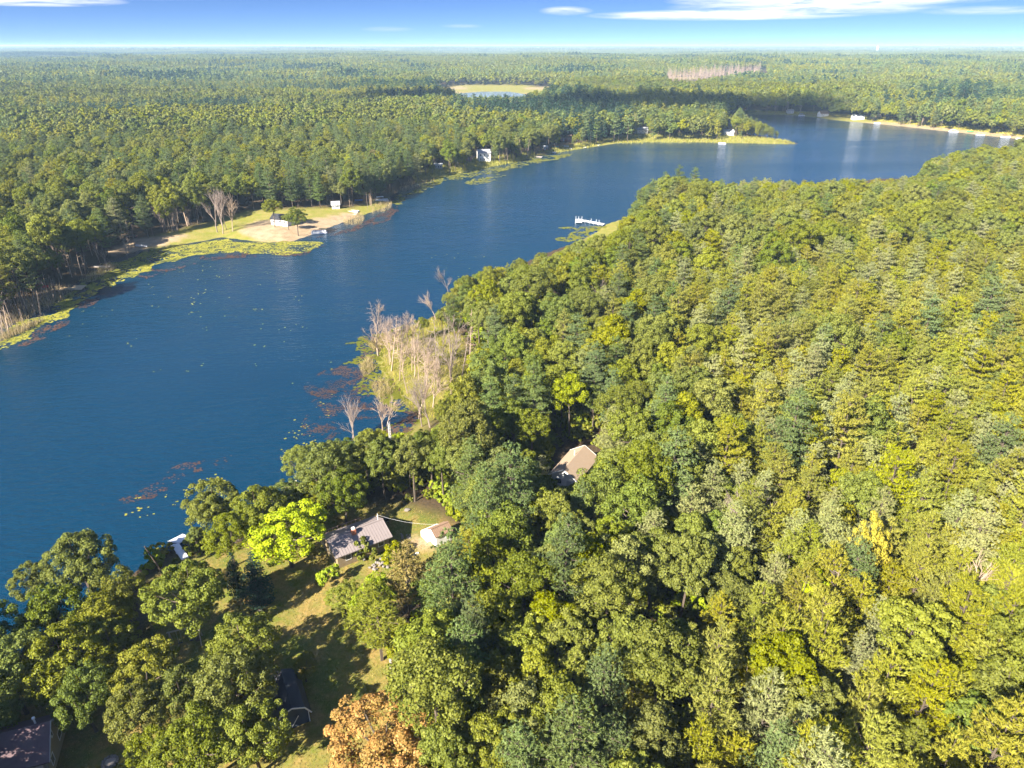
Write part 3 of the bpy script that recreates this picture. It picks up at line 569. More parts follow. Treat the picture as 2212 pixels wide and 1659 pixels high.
def near_scatter():
    g = np.random.default_rng(21); n = 150000; r = np.sqrt(g.random(n)*(560**2-28**2)+28**2); a = np.radians((g.random(n)-.5)*2*(42+46*np.clip((150-r)/110, 0, 1)))
    X, Y = r*np.sin(a), r*np.cos(a); ok = land_ok(X, Y); X, Y = X[ok], Y[ok]; Z = ground_z(X, Y)
    u, v, d = proj(X, Y, Z+9); nz = vnoise(X, Y, 26, 31); nz2 = vnoise(X, Y, 60, 32); rr = g.random(len(X)); r2 = g.random(len(X))
    cand = np.zeros(len(X), int); right = u-np.interp(v, [380, 520, 700, 900, 1200, 1659], [1720, 1560, 1480, 1450, 1500, 1420])
    isleft = X < np.interp(Y, [60, 110, 170, 300, 420, 600], [-70, -90, -60, -30, 60, 240])
    t = sstep(-130, 110, right+(nz-.5)*330)
    kinds = []
    for i in range(len(X)):
        if isleft[i]:
            c = .22+.5*sstep(.52, .75, nz2[i]); k = 'oak' if rr[i] > c else ('wpine' if r2[i] < .62 else 'pine')
        elif v[i] < 545 and u[i] > 1480: k = 'oak' if rr[i] > .28 else ('pine' if r2[i] < .55 else 'wpine')
        else:
            pc = .13+.78*t[i]; k = 'oak' if rr[i] > pc else ('wpine' if r2[i] < (.75 if t[i] < .4 else .17) else 'pine')
        kinds.append(k)
    rad = {'oak': 2.0, 'pine': 1.42, 'wpine': 1.8}; cell = {}; out = []
    for i in range(len(X)):
        k = kinds[i]; big = 1+(.42 if isleft[i] or k == 'oak' else .12)*float(sstep(110, 250, math.hypot(X[i], Y[i])))-(.1 if k == 'oak' and not isleft[i] else 0); ri = rad[k]*(.85+.4*r2[i])*big; cx_, cy_ = int(X[i]//7), int(Y[i]//7); good = True
        for ii in (-1, 0, 1):
            for jj in (-1, 0, 1):
                for (x2, y2, r_) in cell.get((cx_+ii, cy_+jj), ()):
                    if (x2-X[i])**2+(y2-Y[i])**2 < (ri+r_)**2: good = False; break
                if not good: break
            if not good: break
        if good: cell.setdefault((cx_, cy_), []).append((X[i], Y[i], ri)); out.append((i, k, ri/rad[k]))
    ids = [o[0] for o in out]; X, Y, Z, nz = X[ids], Y[ids], Z[ids], nz2[ids]
    var = []
    for (i, k, s), q in zip(out, nz):
        if k == 'oak':
            yel = v[i] < 600 and u[i] > 1400
            p = [.30, .25, .27, .18] if not yel else [.30, .08, .17, .45]
            var.append(int(g.choice(4, p=p)+4*g.integers(2)))
        elif k == 'pine': var.append(int(g.choice(7, p=[.19, .19, .13, .12, .14, .13, .10])))
        else: var.append(int(g.choice(3, p=[.10, .10, .80] if u[i] > 1450 else [.45, .45, .10])))
    H = np.array([PROT[k][vv].H for (i, k, s), vv in zip(out, var)]); Rc = np.array([PROT[k][vv].Rc for (i, k, s), vv in zip(out, var)])
    sc_ = np.array([.62+.42*s for i, k, s in out])*(1+.12*g.normal(size=len(out)).clip(-1.5, 1.5)); cs = clear_scale(X, Y, Z, H*sc_, Rc*sc_)
    hx, hy = at(1242, 1000, 4)[:2]; sx, sy = math.sin(SUN_AZ), math.cos(SUN_AZ); al = (X-hx)*sx+(Y-hy)*sy; pe = np.abs(-(X-hx)*sy+(Y-hy)*sx)
    lowp = (pe < 5.5) & (al > 0) & (al < 24); cs = np.where(lowp, np.minimum(cs, np.maximum(.3, (al*math.tan(SUN_EL)+1.5)/(H*sc_))), cs)
    for j, (i, k, s) in enumerate(out):
        if cs[j] > 0: TREES.append((k, var[j], X[j], Y[j], Z[j], sc_[j]*cs[j], .92+.2*g.random(), g.random()*6.283))
near_scatter()
def peninsula():
    g = np.random.default_rng(61); q = np.array([(1150,318),(1230,304),(1300,298),(1400,293),(1560,294),(1660,300),(1690,303),(1650,295),(1600,285),(1500,276),(1380,276),(1200,296),(1130,318)], float); n = 0; used = []
    block = [np.array(c, float) for c in ([(1210,292),(1236,292),(1236,320),(1210,320)], [(1374,274),(1398,274),(1398,300),(1374,300)], [(1562,280),(1584,280),(1584,306),(1562,306)])]
    while n < 420:
        p = q.min(0)+(q.max(0)-q.min(0))*g.random(2)
        if g.random() < .22: p = np.array([1470+215*g.random(), 284+18*g.random()])
        if not inside(p[None], q)[0] or any(inside(p[None], b)[0] for b in block): continue
        w_ = onland(*p); k = ('oak', 'oak', 'wpine', 'pine')[int(g.integers(4))]; v_ = int(g.integers(len(PROT[k])))
        if sdist(np.array([[w_.x, w_.y]]), LAKE)[0] < 2: n += 1; continue
        TREES.append((k, v_, w_.x, w_.y, w_.z, (1.0+.4*g.random())*float(np.interp(p[0], [1590, 1620, 1655, 1690], [1.0, .85, .6, .3])), 1.0, g.random()*6.28)); n += 1
peninsula()
ORD = ['nearest', 'second nearest', 'third nearest', 'fourth nearest', 'fifth nearest', 'sixth nearest', 'seventh nearest', 'eighth nearest', 'ninth nearest', 'tenth nearest']
def ordinal(n):
    if n < 10: return ORD[n]
    n += 1; return '%d%s nearest' % (n, 'th' if 10 < n % 100 < 14 else {1: 'st', 2: 'nd', 3: 'rd'}.get(n % 10, 'th'))
MARKS = {'the wooded point': (1440,420), 'the far end of the right woods': (2060,345), 'the grey-roofed cabin': (775,1165), 'the tan-roofed house': (1243,995), 'the orange tree': (815,1600), 'the lime-green maple': (632,1170), 'the yellow aspen': (1868,1192), 'the brown-roofed house': (60,1600), 'the L-shaped white dock': (390,1180),
  'the lattice antenna mast': (842,950), 'the white dock with posts': (1272,478), 'the drowned dead trees': (900,780), 'the dark gambrel shed': (632,1530), 'the bleached forked snag': (2090,1265), 'the bottom right corner': (2212,1659), 'the right edge at mid-height': (2212,880),
  'the bright green young maple': (800,1300), 'the two grey dead trees': (1625,1140)}
NAMES = {'oak': 'oak_tree', 'lawnoak': 'oak_tree', 'pine': 'pine_tree', 'wpine': 'white_pine_tree', 'spruce': 'spruce_tree', 'bush': 'bush', 'dead': 'dead_tree', 'deadc': 'dead_conifer', 'snag': 'dead_pole'}
CATS = {'oak': 'oak tree', 'lawnoak': 'oak tree', 'pine': 'pine tree', 'wpine': 'white pine', 'spruce': 'spruce', 'bush': 'bush', 'dead': 'dead tree', 'deadc': 'dead conifer', 'snag': 'dead pole'}
WORDS = {'oak': 'oak', 'lawnoak': 'broad oak', 'pine': 'scrubby pine', 'wpine': 'white pine', 'dead': 'bare dead hardwood', 'deadc': 'bare dead conifer', 'snag': 'bare dead pole'}
PLACED = []
def tree(kind, var, x, y, z, s, zs, rz, label=None, group=None, name=None, cmat=None, cat=None, tilt=(0, 0), plain_one=False):
    p = PROT[kind][var]; nm = name or NAMES[kind]
    if p.crown is None or (p.trunk is None and True):
        o = bpy.data.objects.new(nm, p.trunk if p.crown is None else p.crown); col.objects.link(o)
        if cmat and p.crown: o.material_slots[0].link = 'OBJECT'; o.material_slots[0].material = MATS[cmat]
    else:
        o = empty(nm, (0, 0, 0))
        c = bpy.data.objects.new('crown', p.crown); col.objects.link(c); c.parent = o
        t = bpy.data.objects.new('trunk', p.trunk); col.objects.link(t); t.parent = o
        if cmat: c.material_slots[0].link = 'OBJECT'; c.material_slots[0].material = MATS[cmat]
    o.location = (x, y, z); o.rotation_euler = (tilt[0], tilt[1], rz); o.scale = (s, s, s*zs); tag(o, label, cat or CATS[kind], group)
    PLACED.append((o, kind, p.word)); return o
def auto_labels():
    mk = list(MARKS.items()); M = np.array([v for _, v in mk], float); rec = {}
    for o, kind, word in PLACED:
        if 'label' in o: continue
        h = PROT[kind][0].H*o.scale[2]*.7; u, v, d = proj(o.location.x, o.location.y, o.location.z+h); dist = np.hypot(M[:, 0]-u, M[:, 1]-v); k = int(np.argmin(dist)); dx, dy = u-M[k, 0], v-M[k, 1]
        side = ('right of' if dx > 0 else 'left of') if abs(dx) > abs(dy) else ('below' if dy > 0 else 'above')
        rec.setdefault((kind, word, k, side), []).append((float(dist[k]), o))
    for (kind, word, k, side), lst in rec.items():
        lst.sort(key=lambda q: q[0])
        for n, (_, o) in enumerate(lst): o['label'] = '%s %s, %s %s %s' % (word, WORDS[kind], ordinal(n), side, mk[k][0])
# ---- hand-placed trees of the lot with the cabin: crown centre in the survey, its height, half-width in survey units
HAND = [('oak',2,178,1214,8,70),('oak',0,262,1280,8,56),('oak',5,112,1335,8,66),('oak',4,135,1425,9,86),('oak',1,20,1450,9,80),('oak',7,225,1330,8,62),('oak',6,428,1278,9,92),('oak',0,518,1392,9,76),('oak',4,505,1478,10,84),
  ('oak',3,305,1450,9,70),('oak',2,300,1540,9,62),('oak',6,545,1585,9,72),('oak',0,425,1600,10,86),('oak',3,340,1620,8,56),('oak',6,455,1090,8,58),('oak',3,492,1150,7,50),('oak',2,562,1108,8,58),('oak',5,610,1075,6,40),('oak',5,700,1015,8,58),('oak',1,740,1062,7,48),
  ('oak',3,690,1070,6,36),('oak',0,655,1000,7,40),('oak',4,950,1245,9,62),('oak',0,1010,1300,9,66),('oak',2,1000,1390,9,70),('oak',6,930,1470,8,60),('oak',0,50,1530,8,56),('oak',5,-40,1390,9,80),('oak',1,-60,1520,10,95),('oak',4,240,1395,7,56),('oak',1,180,1500,8,60),
  ('oak',0,390,1500,8,60),('oak',7,600,1410,7,40),('oak',2,70,1255,7,40),('oak',3,860,1380,8,46),('oak',1,1040,1500,9,72),('oak',0,985,1580,9,70),('oak',6,1090,1620,10,80)]
DOCK_VIEW = [np.array(q, float) for q in ([(352,1150),(414,1150),(414,1212),(352,1212)], [(600,1300),(700,1255),(790,1370),(845,1400),(845,1480),(760,1500),(690,1659),(640,1600),(625,1400)], [(5,1560),(120,1535),(130,1659),(5,1659)], [(700,1115),(850,1100),(960,1150),(940,1200),(720,1235)])]
def covers(cx_, cy_, r):
    a = np.linspace(0, 6.283, 16); pts = np.vstack([np.stack([cx_+r*f*np.cos(a), cy_+r*1.08*f*np.sin(a)], -1) for f in (.35, .65, .92)]); return any(inside(pts, q).any() for q in DOCK_VIEW)
for (k, v_, cx_, cy_, zc, rp) in HAND:
    for _ in range(14):
        if not covers(cx_, cy_, rp): break
        cx_ += (-4 if cx_ < 600 else 4); cy_ += 2; rp *= .97
    v_ = v_ % 4; p = PROT['lawnoak'][v_]; c = at(cx_, cy_, 8)
    for _ in range(4):
        d = float(proj(c.x, c.y, c.z)[2]); s = rp*1.02*d/FPX/p.Rc; z0 = gz(c.x, c.y); zs = .92+.2*random.random() if _ == 0 else zs; c = at(cx_, cy_, z0+p.H*.60*s*zs)
    tree('lawnoak', v_, c.x, c.y, z0, s, zs, random.random()*6.28, group='oaks around the lakeside lots')
def hero(k, v_, cx_, cy_, zc, rp, zs, label, name, cmat, cat, top=None):
    c = at(cx_, cy_, zc); d = float(proj(c.x, c.y, c.z)[2]); s = rp*d/FPX/PROT[k][v_].Rc
    return tree(k, v_, c.x, c.y, gz(c.x, c.y), s, zs/(PROT[k][v_].H*s), random.random()*6.28, label, None, name, cmat, cat)
hero('lawnoak',3,622,1172,5.8,82,10.8,'bright lime-green maple beside the grey-roofed cabin','maple_tree','maple_lime','maple')
hero('lawnoak',2,822,1640,5.0,112,8.5,'orange autumn tree at the lower edge of the lawn','orange_tree','leaf_orange','maple')
hero('lawnoak',0,1868,1192,11,44,15,'bright yellow aspen among the scrubby pines','aspen_tree','leaf_yellow','aspen')
hero('lawnoak',3,806,1322,5.0,48,9,'bright green young maple on the right side of the lawn','maple_tree','leaf_lawn_green','maple')
hero('lawnoak',1,745,1312,2.6,36,4.8,'yellowish leafy young tree in front of the cabin','young_tree','oak_yellow','tree')
hero('pine',2,880,1270,7,52,12,'sparse golden-brown tree behind the bright green young maple','larch_tree','leaf_rust','larch')
hero('pine',3,820,1375,6,55,12,'thin olive pine at the lawn edge below the bright green maple','pine_tree','pine_olive','pine tree')
hero('spruce',1,556,1278,3.6,36,8.5,'dark green spruce standing alone on the shaded lawn','spruce_tree',None,'spruce')
hero('spruce',0,512,1262,3.6,24,8,'slim blackish conifer just left of the lone spruce','spruce_tree',None,'spruce')
hero('spruce',0,868,1505,2.5,30,5,'low green conifer bush at the right edge of the lawn','conifer_bush','leaf_lawn_green','bush')
hero('bush',0,790,1195,2.2,28,3.6,'dense green bush against the front wall of the cabin','bush',None,'bush')
hero('bush',2,852,1203,1.9,32,2.6,'yellow-green bush beside the sandy turnaround','bush',None,'bush')
hero('bush',1,712,1262,1.6,26,3.2,'low rounded shrub at the cabin corner nearest the maple','bush',None,'bush')
hero('bush',1,344,1182,1.4,24,1.8,'yellow-green shrub between the shore and the leaning dark pole','bush','weed_yellow','bush')
hero('oak',0,960,285,9,14,13,'vivid yellow tree on the far side of the lake','yellow_tree','leaf_yellow','tree')
hero('oak',4,805,352,9,22,15,'rust-coloured tree above the far reedy shore','rust_tree','leaf_rust','tree')
hero('pine',2,190,462,9,12,16,'golden larch over the dark lakeside house at far left','larch_tree','leaf_rust','larch')
hero('oak',3,1845,632,9,18,12,'small yellow tree in the pine woods upper right','yellow_tree','leaf_yellow','tree')
hero('oak',3,1748,1300,8,30,12,'bright lime sapling between pines in the lower right woods','young_tree','maple_lime','tree')
hero('oak',1,640,474,7,22,12,'leafy oak shading the right end of the white beach house','oak_tree',None,'oak tree')
hero('oak',0,590,462,7,20,12,'rounded oak right behind the left end of the white beach house','oak_tree',None,'oak tree')
hero('oak',2,622,482,4,13,7,'small tree right in front of the white beach house','young_tree',None,'tree')
for i, (px, py, h) in enumerate(((1470,350,21),(1502,358,20),(1438,368,19.5),(1410,384,19),(1384,406,19),(1560,386,16),(1632,382,15.5),(1372,438,17),(1455,385,18),(1530,392,15),(1485,384,18),(2040,330,15),(2075,322,15),(2105,318,14),(2020,350,12))):
    c = at(px, py, h+1.5); v_ = i % 2; p = PROT['wpine'][v_]; z0 = gz(c.x, c.y); s_ = h/p.H
    if sdist(np.array([[c.x, c.y]]), LAKE)[0] > 1: tree('wpine', v_, c.x, c.y, z0, s_*.85, 1/.85, random.random()*6.28, group='tall white pines on the wooded point')
# ---- standing dead trees
def dead_at(kind, v_, bx, by, h, label=None, group=None, tilt=(0, 0), wide=1.0):
    p = onland(bx, by); z = max(p.z, -.2) if p.z > -.5 else -.2; p = at(bx, by, max(z, 0)); me = PROT[kind][v_].trunk; hh = max(vv.co.z for vv in me.vertices)
    s = h/hh; o = tree(kind, v_, p.x, p.y, max(z, -.1), s*wide, 1/wide, random.random()*6.28, label, group, tilt=tilt); return o
DEAD = [('snag',0,815,766,5.5),('deadc',0,846,801,13),('deadc',2,863,822,10),('deadc',0,905,822,11),('dead',1,912,921,12),('dead',3,929,924,13),('dead',2,826,930,10),('dead',0,834,926,9),('dead',3,760,951,10),('dead',1,768,955,9),('deadc',3,945,834,14),('deadc',1,998,815,14.5),
  ('deadc',0,1015,775,12),('dead',1,968,634,9),('dead',0,941,690,10),('dead',2,880,742,9),('dead',3,868,750,10),('dead',0,858,760,9),('dead',1,850,742,8),('dead',2,893,748,9),('deadc',2,890,800,9),('deadc',2,880,850,9),('dead',1,925,800,9),('deadc',0,920,862,10),('dead',2,935,880,9),
  ('deadc',1,975,790,11),('dead',3,955,772,10),('dead',0,905,905,9),('deadc',2,870,790,8),('dead',1,985,742,10)]+[(('dead','deadc','dead')[i%3], i%4, 815+((i*53)%185), 700+((i*53)%185)*.55+((i*37)%75), 7+(i*7)%5) for i in range(24)]
for (k, v_, bx, by, h) in DEAD: dead_at(k, v_, bx, by, h*(.8+.35*random.random()), tilt=(random.gauss(0, .09), random.gauss(0, .09)), group='dead trees in the marsh by the near shore')
for (k, v_, cx_, cy_, h, lab) in (('dead',0,1068,650,15,'broad pale dead oak rising over the woods behind the marsh'),('dead',2,2090,1255,12.5,'bleached forked snag in the pine woods at lower right'),('deadc',1,1800,1290,12,'grey dead conifer beside the lime sapling'),('dead',1,1612,1135,12,'left one of the two grey dead trees at the woods edge'),('dead',3,1640,1120,12.5,'right one of the two grey dead trees at the woods edge'),
   ('dead',1,1330,560,14,'pale bare-topped tree above the white dock with posts'),('dead',3,1290,650,14,'grey bare crown among the oaks behind the marsh')):
    c = at(cx_, cy_, h*.75); me = PROT[k][v_].trunk; hh = max(q.co.z for q in me.vertices); tree(k, v_, c.x, c.y, gz(c.x, c.y), h/hh, 1, random.random()*6, lab)
for (k, v_, bx, by, h) in (('dead',3,481,505,19),('dead',1,470,502,18),('dead',3,490,496,17),('dead',0,503,500,16),('dead',3,400,478,14),('dead',1,377,488,14),('dead',3,356,492,12),('deadc',2,133,602,13),('dead',2,127,590,11),('deadc',0,82,602,12),('dead',3,70,612,10),('dead',0,40,652,11),('deadc',2,28,640,12),('dead',2,14,690,12),('dead',1,6,672,9),('deadc',1,212,548,13),('dead',1,200,552,12),('deadc',2,756,447,9)):
    dead_at(k, v_, bx, by, h, group='dead trees along the left shore', wide=.8)
g_ = np.random.default_rng(77)
def snags(n, poly, hmin, hmax, label, group, kinds=('snag',)):
    q = np.array(poly, float); lo, hi = q.min(0), q.max(0); c = 0
    while c < n:
        p = lo+(hi-lo)*g_.random(2)
        if not inside(p[None], q)[0]: continue
        k = kinds[int(g_.integers(len(kinds)))]; dead_at(k, int(g_.integers(4)), p[0], p[1], hmin+(hmax-hmin)*g_.random(), label, group, wide=1.0 if k == 'snag' else .7); c += 1
snags(70, [(2,652),(60,640),(120,628),(150,640),(140,655),(60,702),(0,735)], 3, 8.5, 'thin grey dead pole among reeds in the shallows at far left', 'dead poles in the left shallows')
snags(26, [(150,600),(230,560),(330,500),(450,470),(450,490),(330,520),(240,575),(160,615)], 6, 13, 'pale bare trunk at the shaded wood edge on the left shore', 'bare trunks at the left wood edge', ('snag', 'dead', 'deadc'))
snags(16, [(1060,338),(1135,328),(1140,345),(1070,352)], 8, 14, 'tall pale bare trunk on the reedy shore by the white two-storey house', 'pale trunks by the white two-storey house')
snags(26, [(1405,282),(1515,278),(1515,290),(1405,292)], 8, 15, 'pale slender trunk on the grassy peninsula', 'pale trunks on the peninsula', ('snag', 'deadc'))
snags(20, [(1575,240),(1770,244),(1770,249),(1575,246)], 9, 17, 'pale bare trunk in front of the dark wooded far shore', 'pale trunks on the dark far shore', ('snag', 'dead'))
snags(14, [(1920,262),(2000,268),(2000,274),(1920,269)], 7, 14, 'pale bare trunk on the sunlit far right shore', 'pale trunks on the far right shore', ('snag', 'dead'))
snags(14, [(905,350),(1000,345),(1005,358),(905,372)], 6, 12, 'grey bare trunk beside the small lakeside shed', 'bare trunks beside the small shed', ('snag', 'dead'))
snags(8, [(790,455),(812,440),(820,430),(800,440)], 5, 9, 'bare pole by the pontoon boat lift', 'bare poles by the boat lift')
# ---- the individual trees: those that show largest, then the rest as masses
def place_forest():
    arr = []
    for i, (k, v_, x, y, z, s, zs, rz) in enumerate(TREES):
        u, vv, d = proj(x, y, z+9); arr.append((PROT[k][v_].Rc*s/d if (-60 < u < 2270 and -50 < vv < 1760) else 0, i))
    rest = []; count = {'oak': 0, 'pine': 0, 'wpine': 0}; cap = {'oak': 255, 'pine': 300, 'wpine': 150}
    for a, i in sorted(arr, reverse=True):
        t = TREES[i]; k = t[0]
        if a > 0 and count[k] < cap[k]:
            count[k] += 1; tree(*t, group={'oak': 'oaks of the near woods', 'pine': 'scrubby pines of the near woods', 'wpine': 'white pines of the near woods'}[k])
        else: rest.append(i)
    keys = [(k, v_) for k in ('oak', 'pine', 'wpine') for v_ in range(len(PROT[k]))]; kid = {kv: n for n, kv in enumerate(keys)}
    T = [TREES[i] for i in rest]
    mass('woods', 'mixed oak and pine woods running along both lake shores', 'woods', np.array([(t[2], t[3], t[4]) for t in T]), [t[7] for t in T], [t[5] for t in T], [kid[(t[0], t[1])] for t in T], [(PROT[k][v_].crown, PROT[k][v_].trunk) for k, v_ in keys])
place_forest()
def far_woods():
    g = np.random.default_rng(91)
    def grid(r0, r1, s, half=41):
        m = int(r1*math.sin(R(half))//s)+1; X, Y = np.meshgrid(np.arange(-m, m+1)*s, np.arange(int(r0*.6//s), int(r1//s)+1)*s)
        X = (X+(g.random(X.shape)-.5)*s*.9).ravel(); Y = (Y+(g.random(Y.shape)-.5)*s*.9).ravel(); r = np.hypot(X, Y)
        k = (r > r0) & (r < r1) & (np.abs(np.degrees(np.arctan2(X, Y))) < half); return X[k], Y[k]
    for (nm, lab, r0, r1, s, ok_, pk_) in (('distant_woods', 'green woodland beyond the lake reaching towards the horizon', 555, 1300, 6.6, 'oak_m', 'pine_m'), ('farther_woods', 'hazy flat woodland below the horizon', 1300, 3000, 8.0, 'oak_l', 'pine_l')):
        X, Y = grid(r0, r1, s); ok = land_ok(X, Y); X, Y = X[ok], Y[ok]
        nz = vnoise(X, Y, 90, 41); nz2 = vnoise(X, Y*1.6, 260, 42); nz3 = vnoise(X, Y, 40, 43)
        gapm = vnoise(X, Y*2.2, 120, 44) > (.88 if r0 < 1000 else .84); X, Y, nz, nz2, nz3 = [q[~gapm] for q in (X, Y, nz, nz2, nz3)]
        Z = ground_z(X, Y); con = (nz2*.7+nz*.3+(g.random(len(X))-.5)*.22) > .53
        var = np.where(con, np.digitize(.45*g.random(len(X))+.27+(nz-.5)*1.1, [.38, .56, .82]), np.digitize(.5*g.random(len(X))+.25+(nz-.5)*1.1, [.36, .52, .68]))
        sc_ = (.72+.5*g.random(len(X)))*(.80+.35*nz3)*(.82+.36*vnoise(X, Y*1.5, 180, 47))*(1.3 if r0 < 1000 else 1.12); cs = clear_scale(X, Y, Z, 14*sc_, 4*sc_); k = cs > 0
        X, Y, Z, con, var, sc_ = [q[k] for q in (X, Y, Z, con, var, sc_*cs)]
        mass(nm, lab, 'woods', np.stack([X, Y, Z], -1), g.random(len(X))*6.28, sc_, var+4*con, [(p.crown, None) for p in PROT[ok_]]+[(p.crown, p.trunk if r0 < 1000 else None) for p in PROT[pk_]])
    X, Y = grid(3000, 6500, 62); X2, Y2 = grid(6500, 26000, 150); X = np.concatenate([X, X2]); Y = np.concatenate([Y, Y2]); sc_ = np.where(np.hypot(X, Y) > 6500, 2.0, 1.0)
    Z = ground_z(X, Y)-np.where(sc_ > 1.5, 8, 0); nz = vnoise(X, Y*2, 900, 51); gp = (vnoise(X, Y*3, 420, 52) < .80); X, Y, Z, nz, sc_ = [q[gp] for q in (X, Y, Z, nz, sc_)]
    mass('horizon_woods', 'blue-green band of woods along the horizon', 'woods', np.stack([X, Y, Z], -1), g.random(len(X))*6.28, sc_, np.digitize(nz+(g.random(len(X))-.5)*.5, [.35, .6, .8]), [(p.crown, None) for p in PROT['patch']])
    q = np.array([(1450,182),(1500,172),(1640,162),(1640,150),(1540,150),(1540,166),(1450,176)], float); q = np.array([(1440,186),(1640,172),(1640,160),(1440,174)], float); pts = []
    while len(pts) < 420:
        p = q.min(0)+(q.max(0)-q.min(0))*g.random(2)
        if inside(p[None], q)[0]: pts.append(p)
    Wp = np.array([at(p[0], p[1], 4) for p in pts]); Wp[:, 2] = ground_z(Wp[:, 0], Wp[:, 1])
    mass('pale_trunks', 'stand of pale bare trunks in the distant wetland', 'trees', Wp, g.random(len(Wp))*6.28, 1.2+.9*g.random(len(Wp)), g.integers(0, 4, len(Wp)), [(PROT['deadc'][i].trunk, None) for i in range(4)])
far_woods()
def understory():
    g = np.random.default_rng(17); n = 9000; r = np.sqrt(g.random(n)*(200**2-40**2)+40**2); a = np.radians((g.random(n)-.5)*96); X, Y = r*np.sin(a), r*np.cos(a); P = np.stack([X, Y], -1)
    ok = (sdist(P, LAKE) > 1.2) & ~inside(P, NEAR_HAND) & ~inside(P, MARSH) & (X > -60); X, Y = X[ok], Y[ok]; Z = ground_z(X, Y); s = .6+.9*g.random(len(X))**2; cs = clear_scale(X, Y, Z, 2.4*s, 1.5*s); k = cs > 0
    mass('understory', 'leafy undergrowth beneath the near woods', 'undergrowth', np.stack([X, Y, Z-.2], -1)[k], (g.random(len(X))*6.28)[k], (s*cs)[k], g.integers(0, 3, len(X))[k], [(p.crown, None) for p in PROT['bush']])
understory()
auto_labels()
# ------------------------------------------------------------------ built things
def roof_slabs(m, L, W, hw, rise, o, th=.13):
    hx = L/2+o; hy = W/2+o; drop = rise*o/(W/2)
    for s in (-1, 1):
        a = [(-hx, s*hy, hw-drop), (hx, s*hy, hw-drop), (hx, 0, hw+rise), (-hx, 0, hw+rise)]
        v = a+[(x, y, z+th) for x, y, z in a]; f = [(0,1,2,3),(7,6,5,4),(0,4,5,1),(1,5,6,2),(2,6,7,3),(3,7,4,0)]
        m.add(v, f if s > 0 else [q[::-1] for q in f])
def window(root, side, L, W, u, z, w_, h_, frame='white_paint', depth=.05):
    m = MB(); t = .07
    for (x0, x1, z0, z1) in ((-w_/2, w_/2, h_/2-t, h_/2), (-w_/2, w_/2, -h_/2, -h_/2+t), (-w_/2, -w_/2+t, -h_/2+t, h_/2-t), (w_/2-t, w_/2, -h_/2+t, h_/2-t)): m.box(x0, x1, -depth, .02, z0, z1)
    f = m.build('window', frame, root); p = MB().box(-w_/2+t, w_/2-t, -.02, .02, -h_/2+t, h_/2-t).build('pane', 'glass', f)
    if side == 'f': f.location = (u, -W/2, z)
    elif side == 'b': f.location = (u, W/2, z); f.rotation_euler = (0, 0, math.pi)
    elif side == 'r': f.location = (L/2, u, z); f.rotation_euler = (0, 0, math.pi/2)
    else: f.location = (-L/2, u, z); f.rotation_euler = (0, 0, -math.pi/2)
    return f
def house(name, label, cat, loc, yaw, L, W, hw, rise, wall, roof, o=.4, wins=(), doors=(), chimney=None, ribs=0, boards=0, trim=None, group=None):
    root = empty(name, loc, yaw); tag(root, label, cat, group)
    m = MB(); x, y = L/2, W/2
    v = [(-x,-y,-.6),(x,-y,-.6),(x,y,-.6),(-x,y,-.6),(-x,-y,hw),(x,-y,hw),(x,y,hw),(-x,y,hw),(-x,0,hw+rise),(x,0,hw+rise)]
    m.add(v, [(0,1,5,4),(2,3,7,6),(1,2,6,9,5),(3,0,4,8,7),(4,5,9,8),(6,7,8,9)]); wl = m.build('wall', wall, root)
    if boards:
        b = MB(); k = int(hw/boards)
        for i in range(k):
            z0 = .05+i*boards
            for s in (-1, 1):
                b.add([(-x,s*(y+.004),z0+boards),(x,s*(y+.004),z0+boards),(x,s*(y+.03),z0+.012),(-x,s*(y+.03),z0+.012)],[(0,1,2,3) if s > 0 else (3,2,1,0)])
                b.add([(s*(x+.004),-y,z0+boards),(s*(x+.004),y,z0+boards),(s*(x+.03),y,z0+.012),(s*(x+.03),-y,z0+.012)],[(3,2,1,0) if s > 0 else (0,1,2,3)])
        tag(b.build('siding', wall, wl), kind='stuff')
    m = MB(); roof_slabs(m, L, W, hw, rise, o); rf = m.build('roof', roof, root)
    if ribs:
        b = MB(); hx = L/2+o; hy = W/2+o; drop = rise*o/(W/2); n = int(2*hx/ribs)
        for i in range(n+1):
            xx = -hx+.05+i*(2*hx-.1)/n
            for s in (-1, 1): b.bar((xx, s*hy, hw-drop+.145), (xx, s*.05, hw+rise+.115), .06, .05)
        b.box(-hx-.01, hx+.01, -.16, .16, hw+rise+.10, hw+rise+.17); tag(b.build('roof_rib', roof, rf), kind='stuff')
    if trim:
        b = MB(); hx = L/2+o+.03; hy = W/2+o; drop = rise*o/(W/2)
        for s in (-1, 1):
            for q in (-1, 1): b.bar((s*hx, q*hy, hw-drop+.05), (s*hx, 0, hw+rise+.05), .05, .2)
        b.build('bargeboard', trim, rf)
    if chimney:
        cx_, cy_, w_, h_, mt = chimney; zt = hw+rise*(1-abs(cy_)/(W/2)); c = MB().box(cx_-w_/2, cx_+w_/2, cy_-w_/2, cy_+w_/2, zt-.3, zt+h_).build('chimney', mt, rf)
        MB().box(cx_-w_*.36, cx_+w_*.36, cy_-w_*.36, cy_+w_*.36, zt+h_, zt+h_+.28).build('chimney_cap', 'white_paint', c)
    for a in wins: window(root, a[0], L, W, *a[1:])
    for (side, u, w_, h_, mt) in doors:
        d = MB().box(-w_/2, w_/2, -.06, .02, 0, h_).build('door', mt, root); MB().box(w_/2-.16, w_/2-.10, -.11, -.06, h_*.46, h_*.46+.05).build('handle', 'metal', d)
        if side == 'f': d.location = (u, -W/2, 0)
        elif side == 'b': d.location = (u, W/2, 0); d.rotation_euler = (0, 0, math.pi)
        elif side == 'r': d.location = (L/2, u, 0); d.rotation_euler = (0, 0, math.pi/2)
        else: d.location = (-L/2, u, 0); d.rotation_euler = (0, 0, -math.pi/2)
    return root
